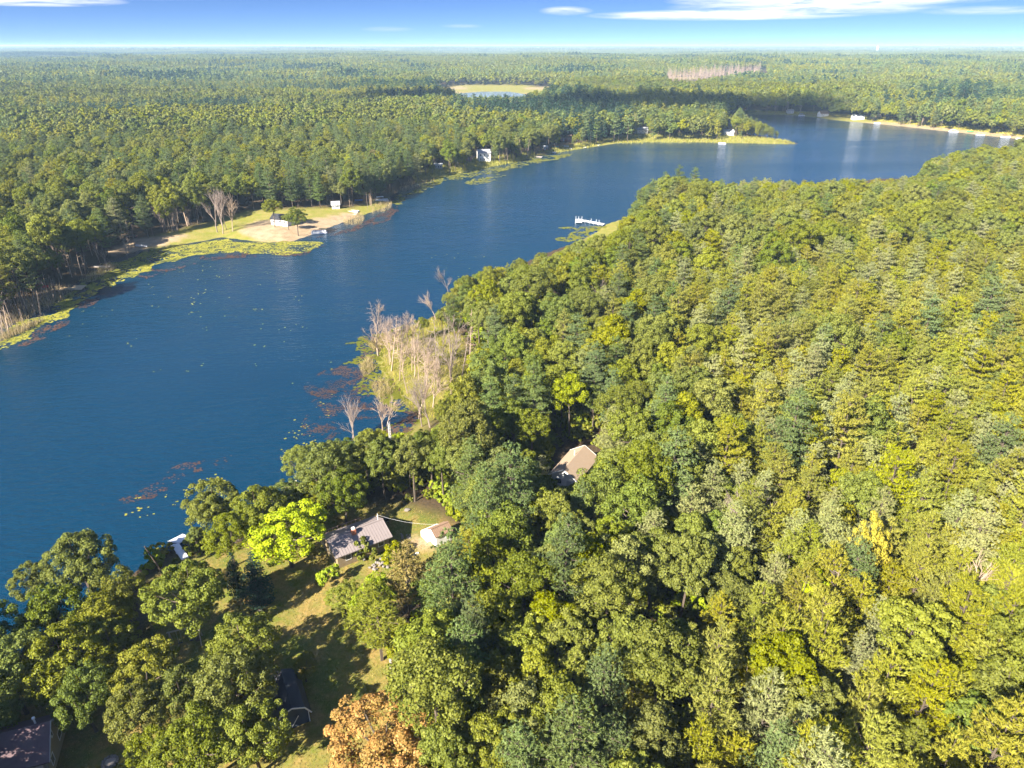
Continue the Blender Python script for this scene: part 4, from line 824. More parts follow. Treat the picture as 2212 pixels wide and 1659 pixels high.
def yaw_of(a, b): d = b-a; return math.atan2(d.y, d.x)
# the cabin in the clearing
gc = gz(-22, 88); EZ = gc+2.35
FL, FR, BR = at(723.4, 1208.3, EZ), at(847.3, 1160.3, EZ), at(810.8, 1114.5, EZ)
cen = (FL+BR)/2; cyaw = yaw_of(FL, FR); CL = (FR-FL).length-.9; CW = (BR-FR).length-.9
cabin = house('cabin', 'brown cabin with grey ribbed metal roof and brick chimney in the clearing', 'cabin', (cen.x, cen.y, gc), cyaw, CL, CW, 2.5, 1.15, 'siding_brown', 'roof_metal', .45,
  wins=(('f', -CL*.10, 1.75, 1.5, .8), ('f', -CL*.30, 1.5, .9, 1.0), ('f', CL*.34, 1.6, 1.0, .9), ('r', CW*.2, 1.6, 1.0, 1.0), ('l', 0, 1.6, 1.1, 1.0), ('b', 0, 1.6, 2.0, 1.2)), doors=(('r', -CW*.22, .9, 2.05, 'white_paint'),), chimney=(-CL*.06, -.55, .62, .85, 'brick'), ribs=.42, boards=.2)
dk = MB().box(-CL/2, CL*.36, CW/2+.02, CW/2+2.6, .25, .37).build('deck', 'dock_wood', cabin)
m = MB()
for i in range(10): xx = -CL/2+.1+i*(CL*.86-.2)/9; m.box(xx-.045, xx+.045, CW/2+2.5, CW/2+2.59, .37, 1.4)
m.box(-CL/2, CL*.36, CW/2+2.49, CW/2+2.6, 1.4, 1.46); m.box(-CL/2, CL*.36, CW/2+2.52, CW/2+2.57, .85, .9); m.build('railing', 'dock_red', dk)
ms = MB().tube([(CL/2-.3, .15, 3.4), (CL/2-.3, .15, 4.9)], .045); ms.box(CL/2-.42, CL/2-.18, .1, .2, 4.45, 4.52); ms.build('service_mast', 'white_paint', cabin)
mat_c = cabin.matrix_basis.copy(); cabin_m = Matrix.Translation(cabin.location) @ Matrix.Rotation(cyaw, 4, 'Z')
shed_p = onland(951, 1166); sh_yaw = cyaw+R(2)
shed = house('garden_shed', 'white-walled shed with rusty ribbed roof beside the sandy turnaround', 'shed', shed_p, sh_yaw, 2.7, 2.3, 1.9, .7, 'siding_white', 'roof_rust', .2, wins=(('f', .6, 1.3, .6, .6),), doors=(('l', 0, .9, 1.8, 'white_paint'),), ribs=.3)
m = MB(); prof = [(-1.0, 0)]+[(1.0*math.cos(t)*-1, .75+.8*math.sin(t)) for t in [math.pi*k/8 for k in range(9)]]+[(1.0, 0)]; m.prism(prof, -1.35, 1.35)
tp = onland(933, 1158); tk = m.build('covered_trailer', 'white_paint'); tk.location = tp; tk.rotation_euler = (0, 0, sh_yaw-math.pi/2); tag(tk, 'white arched cover standing against the rusty-roofed shed', 'cover')
# service wire
a = cabin_m @ Vector((CL/2-.3, .15, 4.7)); b = Vector(shed.location)+Vector((0, 0, 2.9)); pts = [a.lerp(b, t)-Vector((0, 0, 1.1*4*t*(1-t)*.5)) for t in [i/10 for i in range(11)]]
tag(MB().tube(pts, .011, 4).build('service_wire', 'white_paint'), 'thin white wire sagging from the cabin mast to the shed', 'wire')
def simple(name, label, cat, loc, yaw=0, group=None): return tag(empty(name, loc, yaw), label, cat, group)
g2 = simple('grill', 'dark covered grill in the shade of the cabin gable', 'grill', onland(832, 1131), cyaw); MB().box(-.55, .55, -.32, .32, .55, .95).box(-.35, .35, -.3, .3, .95, 1.12).build('hood', 'black_part', g2)
for sx in (-.45, .45):
    for sy in (-.25, .25): MB().box(sx-.03, sx+.03, sy-.03, sy+.03, 0, .55).build('leg', 'black_part', g2)
def rock(name, s, seed, parent=None):
    g = np.random.default_rng(seed); import bmesh
    bm = bmesh.new(); bmesh.ops.create_icosphere(bm, subdivisions=1, radius=s)
    for v in bm.verts: v.co *= .75+.5*g.random(); v.co.z *= .7
    me = bpy.data.meshes.new(name); bm.to_mesh(me); bm.free(); me.materials.append(MATS['stone']); o = bpy.data.objects.new(name, me); col.objects.link(o)
    if parent: o.parent = parent
    return o
rp = simple('rock_pile', 'heap of grey rocks on the grass in front of the cabin', 'rock pile', onland(816, 1222))
for i in range(22): o = rock('stone', .16+.16*random.random(), i, rp); o.location = (random.gauss(0, .75), random.gauss(0, .45), .12+.18*random.random()*(i % 3))
rg = simple('rock_pile', 'small pile of stones at the edge of the sandy turnaround', 'rock pile', onland(876, 1158))
for i in range(8): o = rock('stone', .14+.12*random.random(), 40+i, rg); o.location = (random.gauss(0, .4), random.gauss(0, .3), .1)
o = rock('boulder', .55, 60); o.location = onland(880, 1102); tag(o, 'pale boulder on the sunny grass behind the cabin', 'boulder')
o = rock('boulder', .45, 61); o.location = onland(563, 1323, .2); tag(o, 'round pale boulder at the foot of the lone spruce', 'boulder')
pa, pb = onland(878, 1206), onland(904, 1196); tag(MB().bar(pa+Vector((0, 0, .15)), pb+Vector((0, 0, .15)), .24, .2).build('timber_beam', 'dock_white'), 'pale timber lying on the grass below the sandy turnaround', 'timber')
# house with the tan roof
g2z = gz(12, 113); ra, rb_ = at(1221.1, 1009.5, g2z+4.3), at(1259.4, 965.7, g2z+4.3); ea, eb2 = at(1203, 1011, g2z+2.7), at(1247, 1029, g2z+2.7); y2 = yaw_of(ra, rb_); L2 = (rb_-ra).length*1.08; W2 = (eb2-ea).length*1.1; m2_ = (ra+rb_)/2
h2 = house('tan_roofed_house', 'white house with broad tan shingle roof deep in the oaks', 'house', (m2_.x, m2_.y, g2z), y2, L2, W2, 2.7, 1.45, 'siding_white', 'roof_tan', .45, wins=(('l', W2*.22, 1.5, 1.2, 1.0), ('f', 0, 1.6, 1.6, 1.0), ('f', -L2*.3, 1.6, 1, 1)), doors=(('l', -W2*.2, .9, 2.0, 'siding_grey'),), trim='white_paint')
MB().tube([(1.0, .4, 3.6), (1.0, .4, 4.9)], .07).build('vent_pipe', 'white_paint', h2)
# brown-roofed house in the corner
zb = gz(-52, 58); eb, rb, fb = at(127, 1538.6, zb+2.9), at(91, 1580, zb+5.0), at(98, 1646, zb+2.9)
Wb = (eb-fb).length*1.02; mid_ = (eb+fb)/2; dirb = (eb-fb).normalized(); ax = Vector((dirb.y, -dirb.x, 0)); Lb = 12.0; cb = mid_-ax*(Lb/2)
hb = house('brown_roofed_house', 'shaded house with dark brown shingle roof and olive gable wall', 'house', (cb.x, cb.y, zb), math.atan2(ax.y, ax.x), Lb, Wb-.7, 2.95, 2.0, 'siding_olive', 'roof_brown', .35, wins=(('r', 0, 3.4, .5, 1.0), ('r', Wb*.24, 1.5, 1.1, 1.1), ('r', -Wb*.26, 1.5, .9, 1.2), ('f', 3, 1.5, 1.4, 1.0)), doors=(('f', 1, .95, 2.05, 'white_paint'),), boards=.22, trim='siding_grey')
vp = MB().tube([(Lb/2-1.2, .5, 4.5), (Lb/2-1.2, .5, 5.5)], .10); vp.tube([(Lb/2-1.2, .5, 5.4), (Lb/2-1.2, .5, 5.6)], .17); vp.build('vent_pipe', 'white_paint', hb)
MB().tube([(Lb/2-4.5, -2.0, 3.8), (Lb/2-4.5, -2.0, 4.6)], .09).build('vent_pipe', 'white_paint', hb)
pr = MB(); y0 = -(Wb-.7)/2; pr.add([(Lb/2-4.2, y0-.36, 2.52), (Lb/2-.2, y0-.36, 2.52), (Lb/2-.2, y0-3.2, 2.05), (Lb/2-4.2, y0-3.2, 2.05), (Lb/2-4.2, y0-.36, 2.64), (Lb/2-.2, y0-.36, 2.64), (Lb/2-.2, y0-3.2, 2.17), (Lb/2-4.2, y0-3.2, 2.17)], [(0,1,2,3),(7,6,5,4),(0,4,5,1),(1,5,6,2),(2,6,7,3),(3,7,4,0)])
po = pr.build('porch_roof', 'roof_tan', hb)
for xx in (Lb/2-4.0, Lb/2-.4): MB().box(xx-.06, xx+.06, y0-3.06, y0-2.94, 0, 2.06).build('post', 'white_paint', po)
# gambrel shed with white trim under the oaks
zs_ = gz(-30, 60); f0 = at(634, 1552, zs_+1.6); b0 = at(612, 1468, zs_+3.2); gyaw = math.atan2(-(b0-f0).x, (b0-f0).y); root = simple('gambrel_shed', 'dark gambrel-roofed shed with white-trimmed front under the oaks', 'shed', (f0.x, f0.y, zs_), gyaw)
prof = [(-1.7, 0), (-1.7, 1.9), (-1.15, 2.75), (0, 3.25), (1.15, 2.75), (1.7, 1.9), (1.7, 0)]; MB().prism(prof, 0, 5.6).build('wall', 'siding_navy', root)
rp_ = [(-1.95, 1.82), (-1.3, 2.86), (0, 3.42), (1.3, 2.86), (1.95, 1.82), (1.83, 1.76), (1.2, 2.76), (0, 3.29), (-1.2, 2.76), (-1.83, 1.76)]; rf = MB().prism(rp_, -.25, 5.85).build('roof', 'roof_dark', root)
m = MB()
for a, b in zip([(-1.95, 1.8), (-1.3, 2.84), (0, 3.4), (1.3, 2.84)], [(-1.3, 2.84), (0, 3.4), (1.3, 2.84), (1.95, 1.8)]): m.bar((a[0], -.28, a[1]), (b[0], -.28, b[1]), .06, .14)
m.build('bargeboard', 'white_paint', rf); d = MB().box(-.6, .6, -.05, .03, 0, 1.9).build('door', 'siding_navy', root); MB().bar((-.55, -.07, .1), (.55, -.07, 1.8), .03, .08).build('brace', 'white_paint', d)
m = MB()
for xx in (-1.68, 1.6): m.box(xx, xx+.08, -.04, .02, 0, 1.85)
m.build('corner_trim', 'white_paint', root)
# fire pit
fp = simple('fire_pit', 'round stone fire pit ring on the shaded grass', 'fire pit', onland(238, 1647))
for k in range(14):
    o = rock('stone', .2, 80+k, fp); t = k*6.283/14; o.location = (math.cos(t)*.7, math.sin(t)*.7, .12)
MB().tube([(0, 0, -.05), (0, 0, .06)], .6, 14).build('ash_bed', 'dock_grey', fp)
# swing set and timber frame under the oaks
sw = simple('swing_frame', 'weathered timber frame standing in shade under the oaks', 'swing set', onland(405, 1392), R(20))
for sx in (-1.7, 1.7):
    for sy in (-1.0, 1.0): MB().bar((sx, sy, 0), (sx, 0, 2.6), .12).build('leg', 'dock_grey', sw)
MB().bar((-1.95, 0, 2.6), (1.95, 0, 2.6), .14).build('top_beam', 'dock_grey', sw)
for sx in (-.7, .6):
    s_ = MB().box(sx-.25, sx+.25, -.1, .1, .5, .54).build('swing_seat', 'black_part', sw); MB().bar((sx-.22, 0, .54), (sx-.22, 0, 2.55), .02).bar((sx+.22, 0, .54), (sx+.22, 0, 2.55), .02).build('chain', 'metal', s_)
# poles, posts, mast
pa = onland(358, 1246); lean = at(312, 1180, 7.5)
tag(MB().tube([pa+Vector((0, 0, -.4)), pa.lerp(lean, .5), lean], [.17, .14, .09], 8).build('leaning_pole', 'bark'), 'dark bare leaning trunk between the shrub and the oaks by the dock', 'pole')
o = simple('fence_post', 'weathered grey post at the right edge of the lawn', 'post', onland(846, 1452)); MB().box(-.14, .14, -.14, .14, -.3, 2.3).build('shaft', 'dock_grey', o); MB().box(-.17, .17, -.17, .17, 2.3, 2.38).build('cap', 'dock_white', o)
mb_ = at(843, 958, 9); mz = gz(mb_.x, mb_.y); an = simple('antenna_mast', 'slim white lattice antenna mast rising between the oaks near the marsh', 'mast', (mb_.x, mb_.y, mz)); hA = 13.2-mz; m = MB(); m2 = MB()
tri = [(.2*math.cos(t), .2*math.sin(t)) for t in (0, 2.094, 4.189)]
for k in range(3): MB().bar((*tri[k], 0), (*tri[k], hA), .03).build('leg', 'white_paint', an)
for i in range(int(hA/.5)):
    for k in range(3): a, b = tri[k], tri[(k+1) % 3]; m2.bar((*a, i*.5), (*b, (i+1)*.5), .014); m2.bar((*a, i*.5), (*b, i*.5), .014)
tag(m2.build('lattice', 'white_paint', an), kind='stuff')
# ---- docks
def dock(name, label, sections, mat, z=.55, rail=None, group=None, posts=True, pr=.07, ph=.35):
    """sections: four survey corners each; the deck boards' own height is z"""
    root = None
    for si, cs in enumerate(sections):
        W_ = [at(px, py, z+si*.0) for px, py in cs]
        if root is None: root = simple(name, label, 'dock', (W_[0].x, W_[0].y, 0), 0, group)
        off = Vector(root.location); v = [p-off for p in W_]; zo = -.004*si
        nseg = max(1, int(round(max((W_[1]-W_[0]).length, (W_[2]-W_[1]).length)/2.4))); longa = (W_[1]-W_[0]).length > (W_[2]-W_[1]).length
        for k in range(nseg):
            t0, t1 = k/nseg+.004, (k+1)/nseg-.004
            q = [v[0].lerp(v[1], t0), v[0].lerp(v[1], t1), v[3].lerp(v[2], t1), v[3].lerp(v[2], t0)] if longa else [v[0].lerp(v[3], t0), v[1].lerp(v[2], t0), v[1].lerp(v[2], t1), v[0].lerp(v[3], t1)]
            lo = [p+Vector((0, 0, -.14+zo)) for p in q]; hi = [p+Vector((0, 0, zo)) for p in q]; m = MB().add(lo+hi, [(0,3,2,1),(4,5,6,7),(0,1,5,4),(1,2,6,5),(2,3,7,6),(3,0,4,7)])
            d = m.build('deck_panel', mat, root)
            if d.data.polygons[1].normal.z < 0: d.data.flip_normals()
            if posts:
                for p in (q[0], q[2]): MB().tube([(p.x, p.y, -1.0), (p.x, p.y, z+ph)], pr, 6).build('post', mat, root)
    return root
dock('l_shaped_dock', 'white L-shaped dock on the shore by the yellow-green shrub', [[(368.4,1175.3),(386.6,1173.3),(407.5,1203),(392.4,1209.2)], [(363.2,1169),(394.9,1153),(408,1159),(387.5,1172.8)]], 'dock_white', .7, ph=.02)
dock('wooden_dock', 'reddish wooden dock jutting from the trees above the lime maple', [[(614,1053),(640,1042),(662,1049),(634,1062)]], 'dock_red', .5)
MB().tube([at(641, 1046, .3), at(641, 1046, .3)+Vector((0, 0, 2.2))], .05).build('dock_flagstaff', 'dock_white'); tag(bpy.data.objects['dock_flagstaff'], 'slim white staff at the reddish wooden dock', 'staff')
dock('planked_dock', 'yellow planked dock with a wide end at far left', [[(92,629),(92,625),(160,619),(162,624)], [(150,626),(160,616),(186,616),(176,625)]], 'dock_wood', .5, ph=.1)
dock('old_dock', 'old grey dock over the weeds at far left', [[(162,574),(162,571),(238,574),(236,578)]], 'dock_grey', .4, ph=.15)
wd = dock('posted_dock', 'white dock with tall posts off the wooded near shore', [[(1254,476),(1256,474),(1306,483),(1302,486)], [(1243,480),(1244,473),(1257,473),(1257,480)]], 'dock_white', .7, ph=.3, pr=.06)
for (px, py) in ((1244,473),(1250,473),(1257,473),(1243,480),(1277,478),(1288,480),(1294,481)):
    p = at(px, py, .8)-Vector(wd.location); MB().tube([(p.x, p.y, -1), (p.x, p.y, 2.0)], .07, 6).build('post', 'white_paint', wd)
dock('reed_dock', 'short dock with boat lift among the tall reeds', [[(722,456),(722,454),(760,457),(758,460)], [(756,462),(758,455),(774,457),(771,464)]], 'dock_grey', .6)
dock('grey_dock', 'grey dock on the reedy shore below the tall pale trunks', [[(1142,337),(1143,335),(1172,338),(1170,340)]], 'dock_grey', .4)
dock('pale_dock', 'pale dock beside the small red hut', [[(1176,326),(1178,324),(1202,329),(1199,331)]], 'dock_white', .4)
dock('pale_dock', 'pale plank dock at the neck of the peninsula', [[(1278,310),(1280,308),(1296,312),(1293,314)]], 'dock_white', .4)
dock('pale_dock', 'long pale dock between the neck of the peninsula and the pontoon boat', [[(1246,317),(1248,315),(1268,317),(1266,319)]], 'dock_white', .4)
# ---- boats, cars and small lake things
def pontoon(px, py, yaw, L, label, roof=None, deck='white_paint', group='boats moored along the shores', z=0.0):
    p = at(px, py, .3); o = simple('pontoon_boat', label, 'boat', (p.x, p.y, z), yaw, group); h = L/2
    for s in (-1, 1): MB().tube([(-h, s*.85, .1), (h*.8, s*.85, .1), (h, s*.85, .3)], [.3, .3, .12], 8).build('float', 'metal', o)
    MB().box(-h, h*.9, -1.2, 1.2, .42, .52).build('deck', 'dock_white', o)
    m = MB()
    for s in (-1, 1): m.box(-h*.95, h*.85, s*1.17-.03, s*1.17+.03, .52, 1.15)
    m.box(-h*.95, -h*.95+.06, -1.14, 1.14, .52, 1.15); m.box(h*.85-.06, h*.85, -1.14, 1.14, .52, 1.15); m.build('rail', deck, o)
    for x0 in (-h*.8, h*.35): MB().box(x0, x0+.9, -1.05, 1.05, .52, .98).build('bench', 'white_paint', o)
    if roof:
        r = MB().box(-h*.75, h*.25, -1.2, 1.2, 2.35, 2.45).build('canopy', roof, o); m = MB()
        for x0 in (-h*.7, h*.2):
            for s in (-1, 1): m.bar((x0, s*1.1, .52), (x0, s*1.1, 2.35), .05)
        m.build('canopy_frame', 'metal', r)
    return o
pontoon(690, 503, R(12), 6.5, 'white pontoon boat at the sandy beach', None)
pontoon(825, 434, R(20), 7, 'white canopied pontoon boat moored past the tall reeds', 'white_paint')
pontoon(764, 459, R(-15), 5.5, 'pale boat on the lift among the tall reeds', None, 'dock_white')
pontoon(1226, 322, R(-5), 7.5, 'white pontoon boat left of the neck of the peninsula', 'dock_white')
pontoon(1560, 311, R(-3), 6, 'small white boat at the grassy peninsula shore', None)
pontoon(2060, 285, R(-12), 8, 'white canopied boat on the far right shore, left of the green tarp', 'white_paint')
pontoon(2118, 292, R(-10), 7, 'grey boat on the far right shore, right of the green tarp', 'roof_grey', 'siding_grey')
pontoon(2172, 297, R(-14), 7.5, 'white boat with dark canopy by the sandy far right shore', 'black_part')
pontoon(2205, 301, R(-14), 7, 'white boat at the right end of the sandy far shore', None)
pontoon(1732, 250, R(0), 7, 'boat under a teal canopy on the dark far shore', 'blue_part')
pontoon(1895, 267, R(-8), 6, 'pale boat in front of the far shore houses', None)
def rowboat(px, py, yaw, L, label, mat='white_paint'):
    p = onland(px, py); o = simple('rowboat', label, 'boat', (p.x, p.y, max(p.z, 0)), yaw); n = 9; V = []; 
    for i in range(n):
        t = i/(n-1); w_ = .72*math.sin(math.pi*(.12+.82*t))**.6*(1 if t < .95 else .3); x = (t-.5)*L; sh = .12*(2*t-1)**2
        V += [(x, -w_, .55+sh), (x, -w_*.7, .08), (x, 0, 0), (x, w_*.7, .08), (x, w_, .55+sh)]
    F = [(i*5+k, (i+1)*5+k, (i+1)*5+k+1, i*5+k+1) for i in range(n-1) for k in range(4)]+[(4,3,2,1,0), tuple((n-1)*5+k for k in range(5))]
    MB().add(V, F).build('hull', mat, o)
    for t in (-.2, .12): MB().box(t*L-.12, t*L+.12, -.62, .62, .36, .41).build('thwart', 'dock_wood', o)
rowboat(306, 533, R(-8), 4.6, 'white rowboat pulled up beside the gravel landing')
rowboat(1200, 318, R(10), 4.5, 'turquoise covered boat under the pines by the red hut', 'teal_tarp'); rowboat(775, 434, R(10), 3.8, 'blue boat ashore behind the tall reeds', 'blue_part')
rowboat(2096, 285, R(0), 6, 'boat under a green tarp on the far right shore', 'green_tarp'); rowboat(1545, 297, R(30), 4, 'small upturned pale boat on the peninsula grass', 'white_paint')
rowboat(86, 622, R(15), 5, 'dark red boat ashore at the yellow planked dock', 'red_part')
cr = simple('parked_car', 'dark car with red tail parked under the trees above the gravel landing', 'car', onland(283, 514), R(4))
prof = [(-2.2, .35), (-2.2, .85), (-1.6, .95), (-1.0, 1.45), (.9, 1.5), (1.7, 1.0), (2.2, .9), (2.2, .35)]; MB().prism(prof, -.85, .85).build('body', 'car_dark', cr)
for sx in (-1.35, 1.35):
    for sy in (-.86, .86): w_ = MB().tube([(sx, sy-.1, .33), (sx, sy+.1, .33)], .33, 12).build('wheel', 'black_part', cr); MB().tube([(sx, sy-.115, .33), (sx, sy+.115, .33)], .18, 8).build('rim', 'metal', w_)
MB().prism([(-.9, 1.0), (-.75, 1.36), (.75, 1.40), (1.25, 1.02)], -.865, .865).build('window', 'glass', cr); MB().box(2.19, 2.24, -.8, .8, .62, .85).build('tail_light', 'red_part', cr)
# ---- houses round the lake
def lake_house(px, py, yaw, L, W, hw, rise, wall, roof, label, name='lake_house', cat='house', doors=True, group='houses around the lake'):
    p = onland(px, py); wn = tuple(('f', u*L, hw*.6, .9, .9) for u in (-.32, .02, .3))+(('r', 0, hw*.6, .9, .9), ('l', 0, hw*.6, .9, .9))
    if hw > 4: wn = tuple(('f', u*L, zz, 1.0, 1.1) for u in (-.32, .0, .3) for zz in (1.5, 4.0))+(('r', 0, 1.5, 1, 1), ('r', 0, 4, 1, 1))
    return house(name, label, cat, p, yaw, L, W, hw, rise, wall, roof, .35, wins=wn, doors=(('f', -.15*L, .9, 2.0, 'siding_grey'),) if doors else (), group=group)
lake_house(612, 484, R(-16), 8, 5.5, 2.6, 1.6, 'siding_white', 'roof_dark', 'white house with dark roof above the sandy beach')
lake_house(726, 450, R(10), 3.4, 3, 2.0, 1.2, 'siding_white', 'roof_pale', 'small white peaked shed behind the reed dock', 'lake_shed', 'shed')
lake_house(212, 500, R(-10), 11, 7.5, 3.2, 2.2, 'siding_grey', 'roof_grey', 'grey-roofed house in deep shade above the gravel landing')
lake_house(14, 512, R(-5), 10, 7, 3, 2, 'siding_grey', 'roof_dark', 'dark roof among the trees at the left edge')
lake_house(947, 365, R(8), 4.6, 4, 2.6, .9, 'siding_grey', 'roof_pale', 'small grey shed with pale roof on the reedy shore', 'lake_shed', 'shed')
lake_house(1045, 347, R(12), 8, 7, 5.2, 1.9, 'siding_white', 'roof_grey', 'white two-storey house behind the reedy shore')
lake_house(1004, 348, R(5), 9, 6, 2.7, 1.8, 'siding_red', 'roof_rust', 'reddish house half hidden left of the white two-storey house')
lake_house(1178, 324, R(5), 3, 2.6, 2.3, .8, 'siding_red', 'roof_pale', 'tiny red hut with pale roof at the water', 'lake_hut', 'hut')
lake_house(1222, 304, R(-8), 9, 6, 2.6, 1.7, 'siding_red', 'roof_rust', 'brownish house under pines left of the peninsula')
lake_house(1386, 288, R(3), 9, 7, 3, 2, 'siding_white', 'roof_grey', 'pale house behind the grassy peninsula')
lake_house(1573, 292, R(-8), 8, 6, 2.8, 1.8, 'siding_white', 'roof_pale', 'white cottage near the tip of the peninsula')
lake_house(1777, 251, R(8), 9, 7, 3.0, 2.4, 'siding_white', 'roof_rust', 'white gabled house at the end of the dark far shore')
lake_house(1852, 258, R(-4), 11, 7, 2.8, 1.8, 'siding_white', 'roof_pale', 'long white house on the far shore')
lake_house(1890, 257, R(-4), 9, 7, 2.8, 1.8, 'siding_olive', 'roof_tan', 'tan house right of the long white house on the far shore')
lake_house(2052, 268, R(-10), 9, 7, 3, 2, 'siding_grey', 'roof_grey', 'grey house in the trees above the far right beach')
lake_house(1706, 245, R(0), 7, 5, 2.6, 1.5, 'siding_white', 'roof_grey', 'small pale cottage on the dark far shore')
# ---- far landmarks
wt = at(1893, 119, 8); wt.z = gz(wt.x, wt.y); d = wt.length; o = simple('water_tower', 'pale water tower standing above the hazy woods', 'water tower', wt); S = d/FPX*13/42
prof = [(0.1, 30), (4, 30.5), (6, 32.5), (6.6, 35), (6, 38), (4, 40.5), (.1, 42)]; n = 14; V = [(r_*math.cos(t)*S, r_*math.sin(t)*S, z_*S) for r_, z_ in prof for t in [6.283*k/n for k in range(n)]]
MB().add(V, [(i*n+k, i*n+(k+1) % n, (i+1)*n+(k+1) % n, (i+1)*n+k) for i in range(len(prof)-1) for k in range(n)]).build('tank', 'tower_paint', o, True)
for k in range(5): t = 6.283*k/5; MB().bar((7*math.cos(t)*S, 7*math.sin(t)*S, 0), (5*math.cos(t)*S, 5*math.sin(t)*S, 33*S), .9*S).build('leg', 'tower_paint', o)
MB().tube([(0, 0, 0), (0, 0, 31*S)], 1.0*S, 8).build('riser', 'tower_paint', o)
for (px, py, L_, lab) in ((946, 116, 70, 'white farm building glinting in the hazy woods at centre left'), (1490, 112, 150, 'long white building far away below the horizon'), (1565, 111, 110, 'second long white building to the right of the longest one'), (2240, 116, 60, 'white barn at the hazy right edge')):
    p = at(px, py, 8); p.z = gz(p.x, p.y); house('far_barn', lab, 'building', p, R(4), L_, 26, 20, 6, 'wall_far_white', 'roof_pale', 1, group='far buildings', doors=(('f', 0, 8, 9, 'siding_grey'),))
# ------------------------------------------------------------------ weeds, reeds and grass
def in_poly(n, poly, g):
    q = np.array(poly, float); lo, hi = q.min(0), q.max(0); out = np.zeros((0, 2))
    while len(out) < n:
        p = lo+(hi-lo)*g.random((n*2, 2)); out = np.vstack([out, p[inside(p, q)]])
    return out[:n]
def pads(name, label, polys, mat, smin, smax, thr=.3, nscale=6, seed=5, cat='water weeds', zoff=.0, per_m2=1.6, stretch=1.0, water_only=True):
    """floating leaves and weed mats: many small irregular blades lying on the water"""
    g = np.random.default_rng(seed); Cs = []
    for poly in polys:
        W_ = wpoly(poly); lo, hi = W_.min(0), W_.max(0); area = .5*abs(np.dot(W_[:, 0], np.roll(W_[:, 1], 1))-np.dot(W_[:, 1], np.roll(W_[:, 0], 1))); c = in_poly(max(20, int(area*per_m2)), W_, g); Cs.append(c)
    C = np.vstack(Cs); C = C+np.stack([vnoise(C[:, 0], C[:, 1], 7, 61)-.5+.5*(vnoise(C[:, 0], C[:, 1], 2.5, 62)-.5), vnoise(C[:, 0], C[:, 1], 7, 63)-.5+.5*(vnoise(C[:, 0], C[:, 1], 2.5, 64)-.5)], -1)*(9 if nscale >= 5 else 4); C = C[sdist(C, LAKE) < 1.5]; nz = .65*vnoise(C[:, 0], C[:, 1], nscale, seed)+.35*vnoise(C[:, 0], C[:, 1], nscale*.3, seed+1); C = C[nz > thr+.25*(g.random(len(C))-.5)]
    n = len(C); k = 6; s = smin+(smax-smin)*g.random(n); ang = g.random(n)[:, None]*6.28+np.arange(k)[None, :]*6.283/k
    rr = s[:, None]*(.55+.6*g.random((n, k))); X = C[:, :1]+np.cos(ang)*rr*stretch; Y = C[:, 1:]+np.sin(ang)*rr; gzv = np.maximum(ground_z(C[:, 0], C[:, 1]), 0)
    Z = .012+zoff+gzv[:, None]+.02*g.random((n, 1))+.05*s[:, None]*(g.random((n, k))-.2).clip(0)
    V = np.stack([X, Y, Z], -1).reshape(-1, 3); F = np.arange(n*k).reshape(n, k)
    me = mesh_np(name, V, F, mat, np.repeat(.4*g.random(n)+.6*vnoise(C[:, 0], C[:, 1], 3, seed+2), k)); o = bpy.data.objects.new(name, me); col.objects.link(o); return tag(o, label, cat, kind='stuff')
def blades(name, label, polys, mat, n, h0, h1, wd, seed=9, cat='reeds', lean=.18, thr=.0, nscale=5, world=None):
    g = np.random.default_rng(seed); C = in_poly(n, world, g) if world is not None else np.vstack([in_poly(max(4, int(n*f)), wpoly(p), g) for p, f in polys])
    if thr: C = C[vnoise(C[:, 0], C[:, 1], nscale, seed) > thr+.2*(g.random(len(C))-.5)]
    n = len(C); z = np.maximum(ground_z(C[:, 0], C[:, 1]), -.1); h = h0+(h1-h0)*g.random(n); a = g.random(n)*6.28; w_ = wd*(.6+.8*g.random(n)); L_ = g.normal(size=(n, 2))*lean*h[:, None]
    B = np.stack([np.cos(a)*w_, np.sin(a)*w_], -1); V = np.zeros((n, 3, 3)); V[:, 0, :2] = C-B; V[:, 1, :2] = C+B; V[:, 2, :2] = C+L_; V[:, :2, 2] = (z-.05)[:, None]; V[:, 2, 2] = z+h
    me = mesh_np(name, V.reshape(-1, 3), np.arange(n*3).reshape(n, 3), mat, np.repeat(g.random(n), 3)); o = bpy.data.objects.new(name, me); col.objects.link(o); return tag(o, label, cat, kind='stuff')
LEFT_MAT = [[(240,572),(300,545),(400,530),(480,516),(560,526),(620,530),(668,518),(664,535),(620,545),(540,546),(470,544),(410,552),(350,574),(300,594),(250,612),(215,622),(190,610)], [(0,708),(60,690),(130,655),(190,630),(240,603),(250,610),(200,638),(150,668),(100,695),(60,722),(0,752)], [(100,655),(150,632),(175,632),(170,645),(120,668)]]
pads('weed_mat', 'bright yellow-green weed mat along the left shore', LEFT_MAT, 'weed_yellow', .22, .55, .42, 6, 5, per_m2=8)
pads('weed_mat_green', 'duller green weeds mixed into the left shore mat', LEFT_MAT, 'weed_green', .22, .55, .36, 5, 15, per_m2=6)
pads('weed_fringe', 'brown weed fringe on the lake side of the yellow mat', [[(290,592),(420,556),(480,548),(560,545),(660,540),(700,530),(650,552),(500,556),(430,570),(330,600)], [(690,515),(760,495),(800,470),(860,445),(850,468),(800,490),(720,512)], [(30,745),(120,690),(200,640),(220,645),(130,705),(60,745)]], 'weed_brown', .2, .45, .47, 4, 6, per_m2=5)
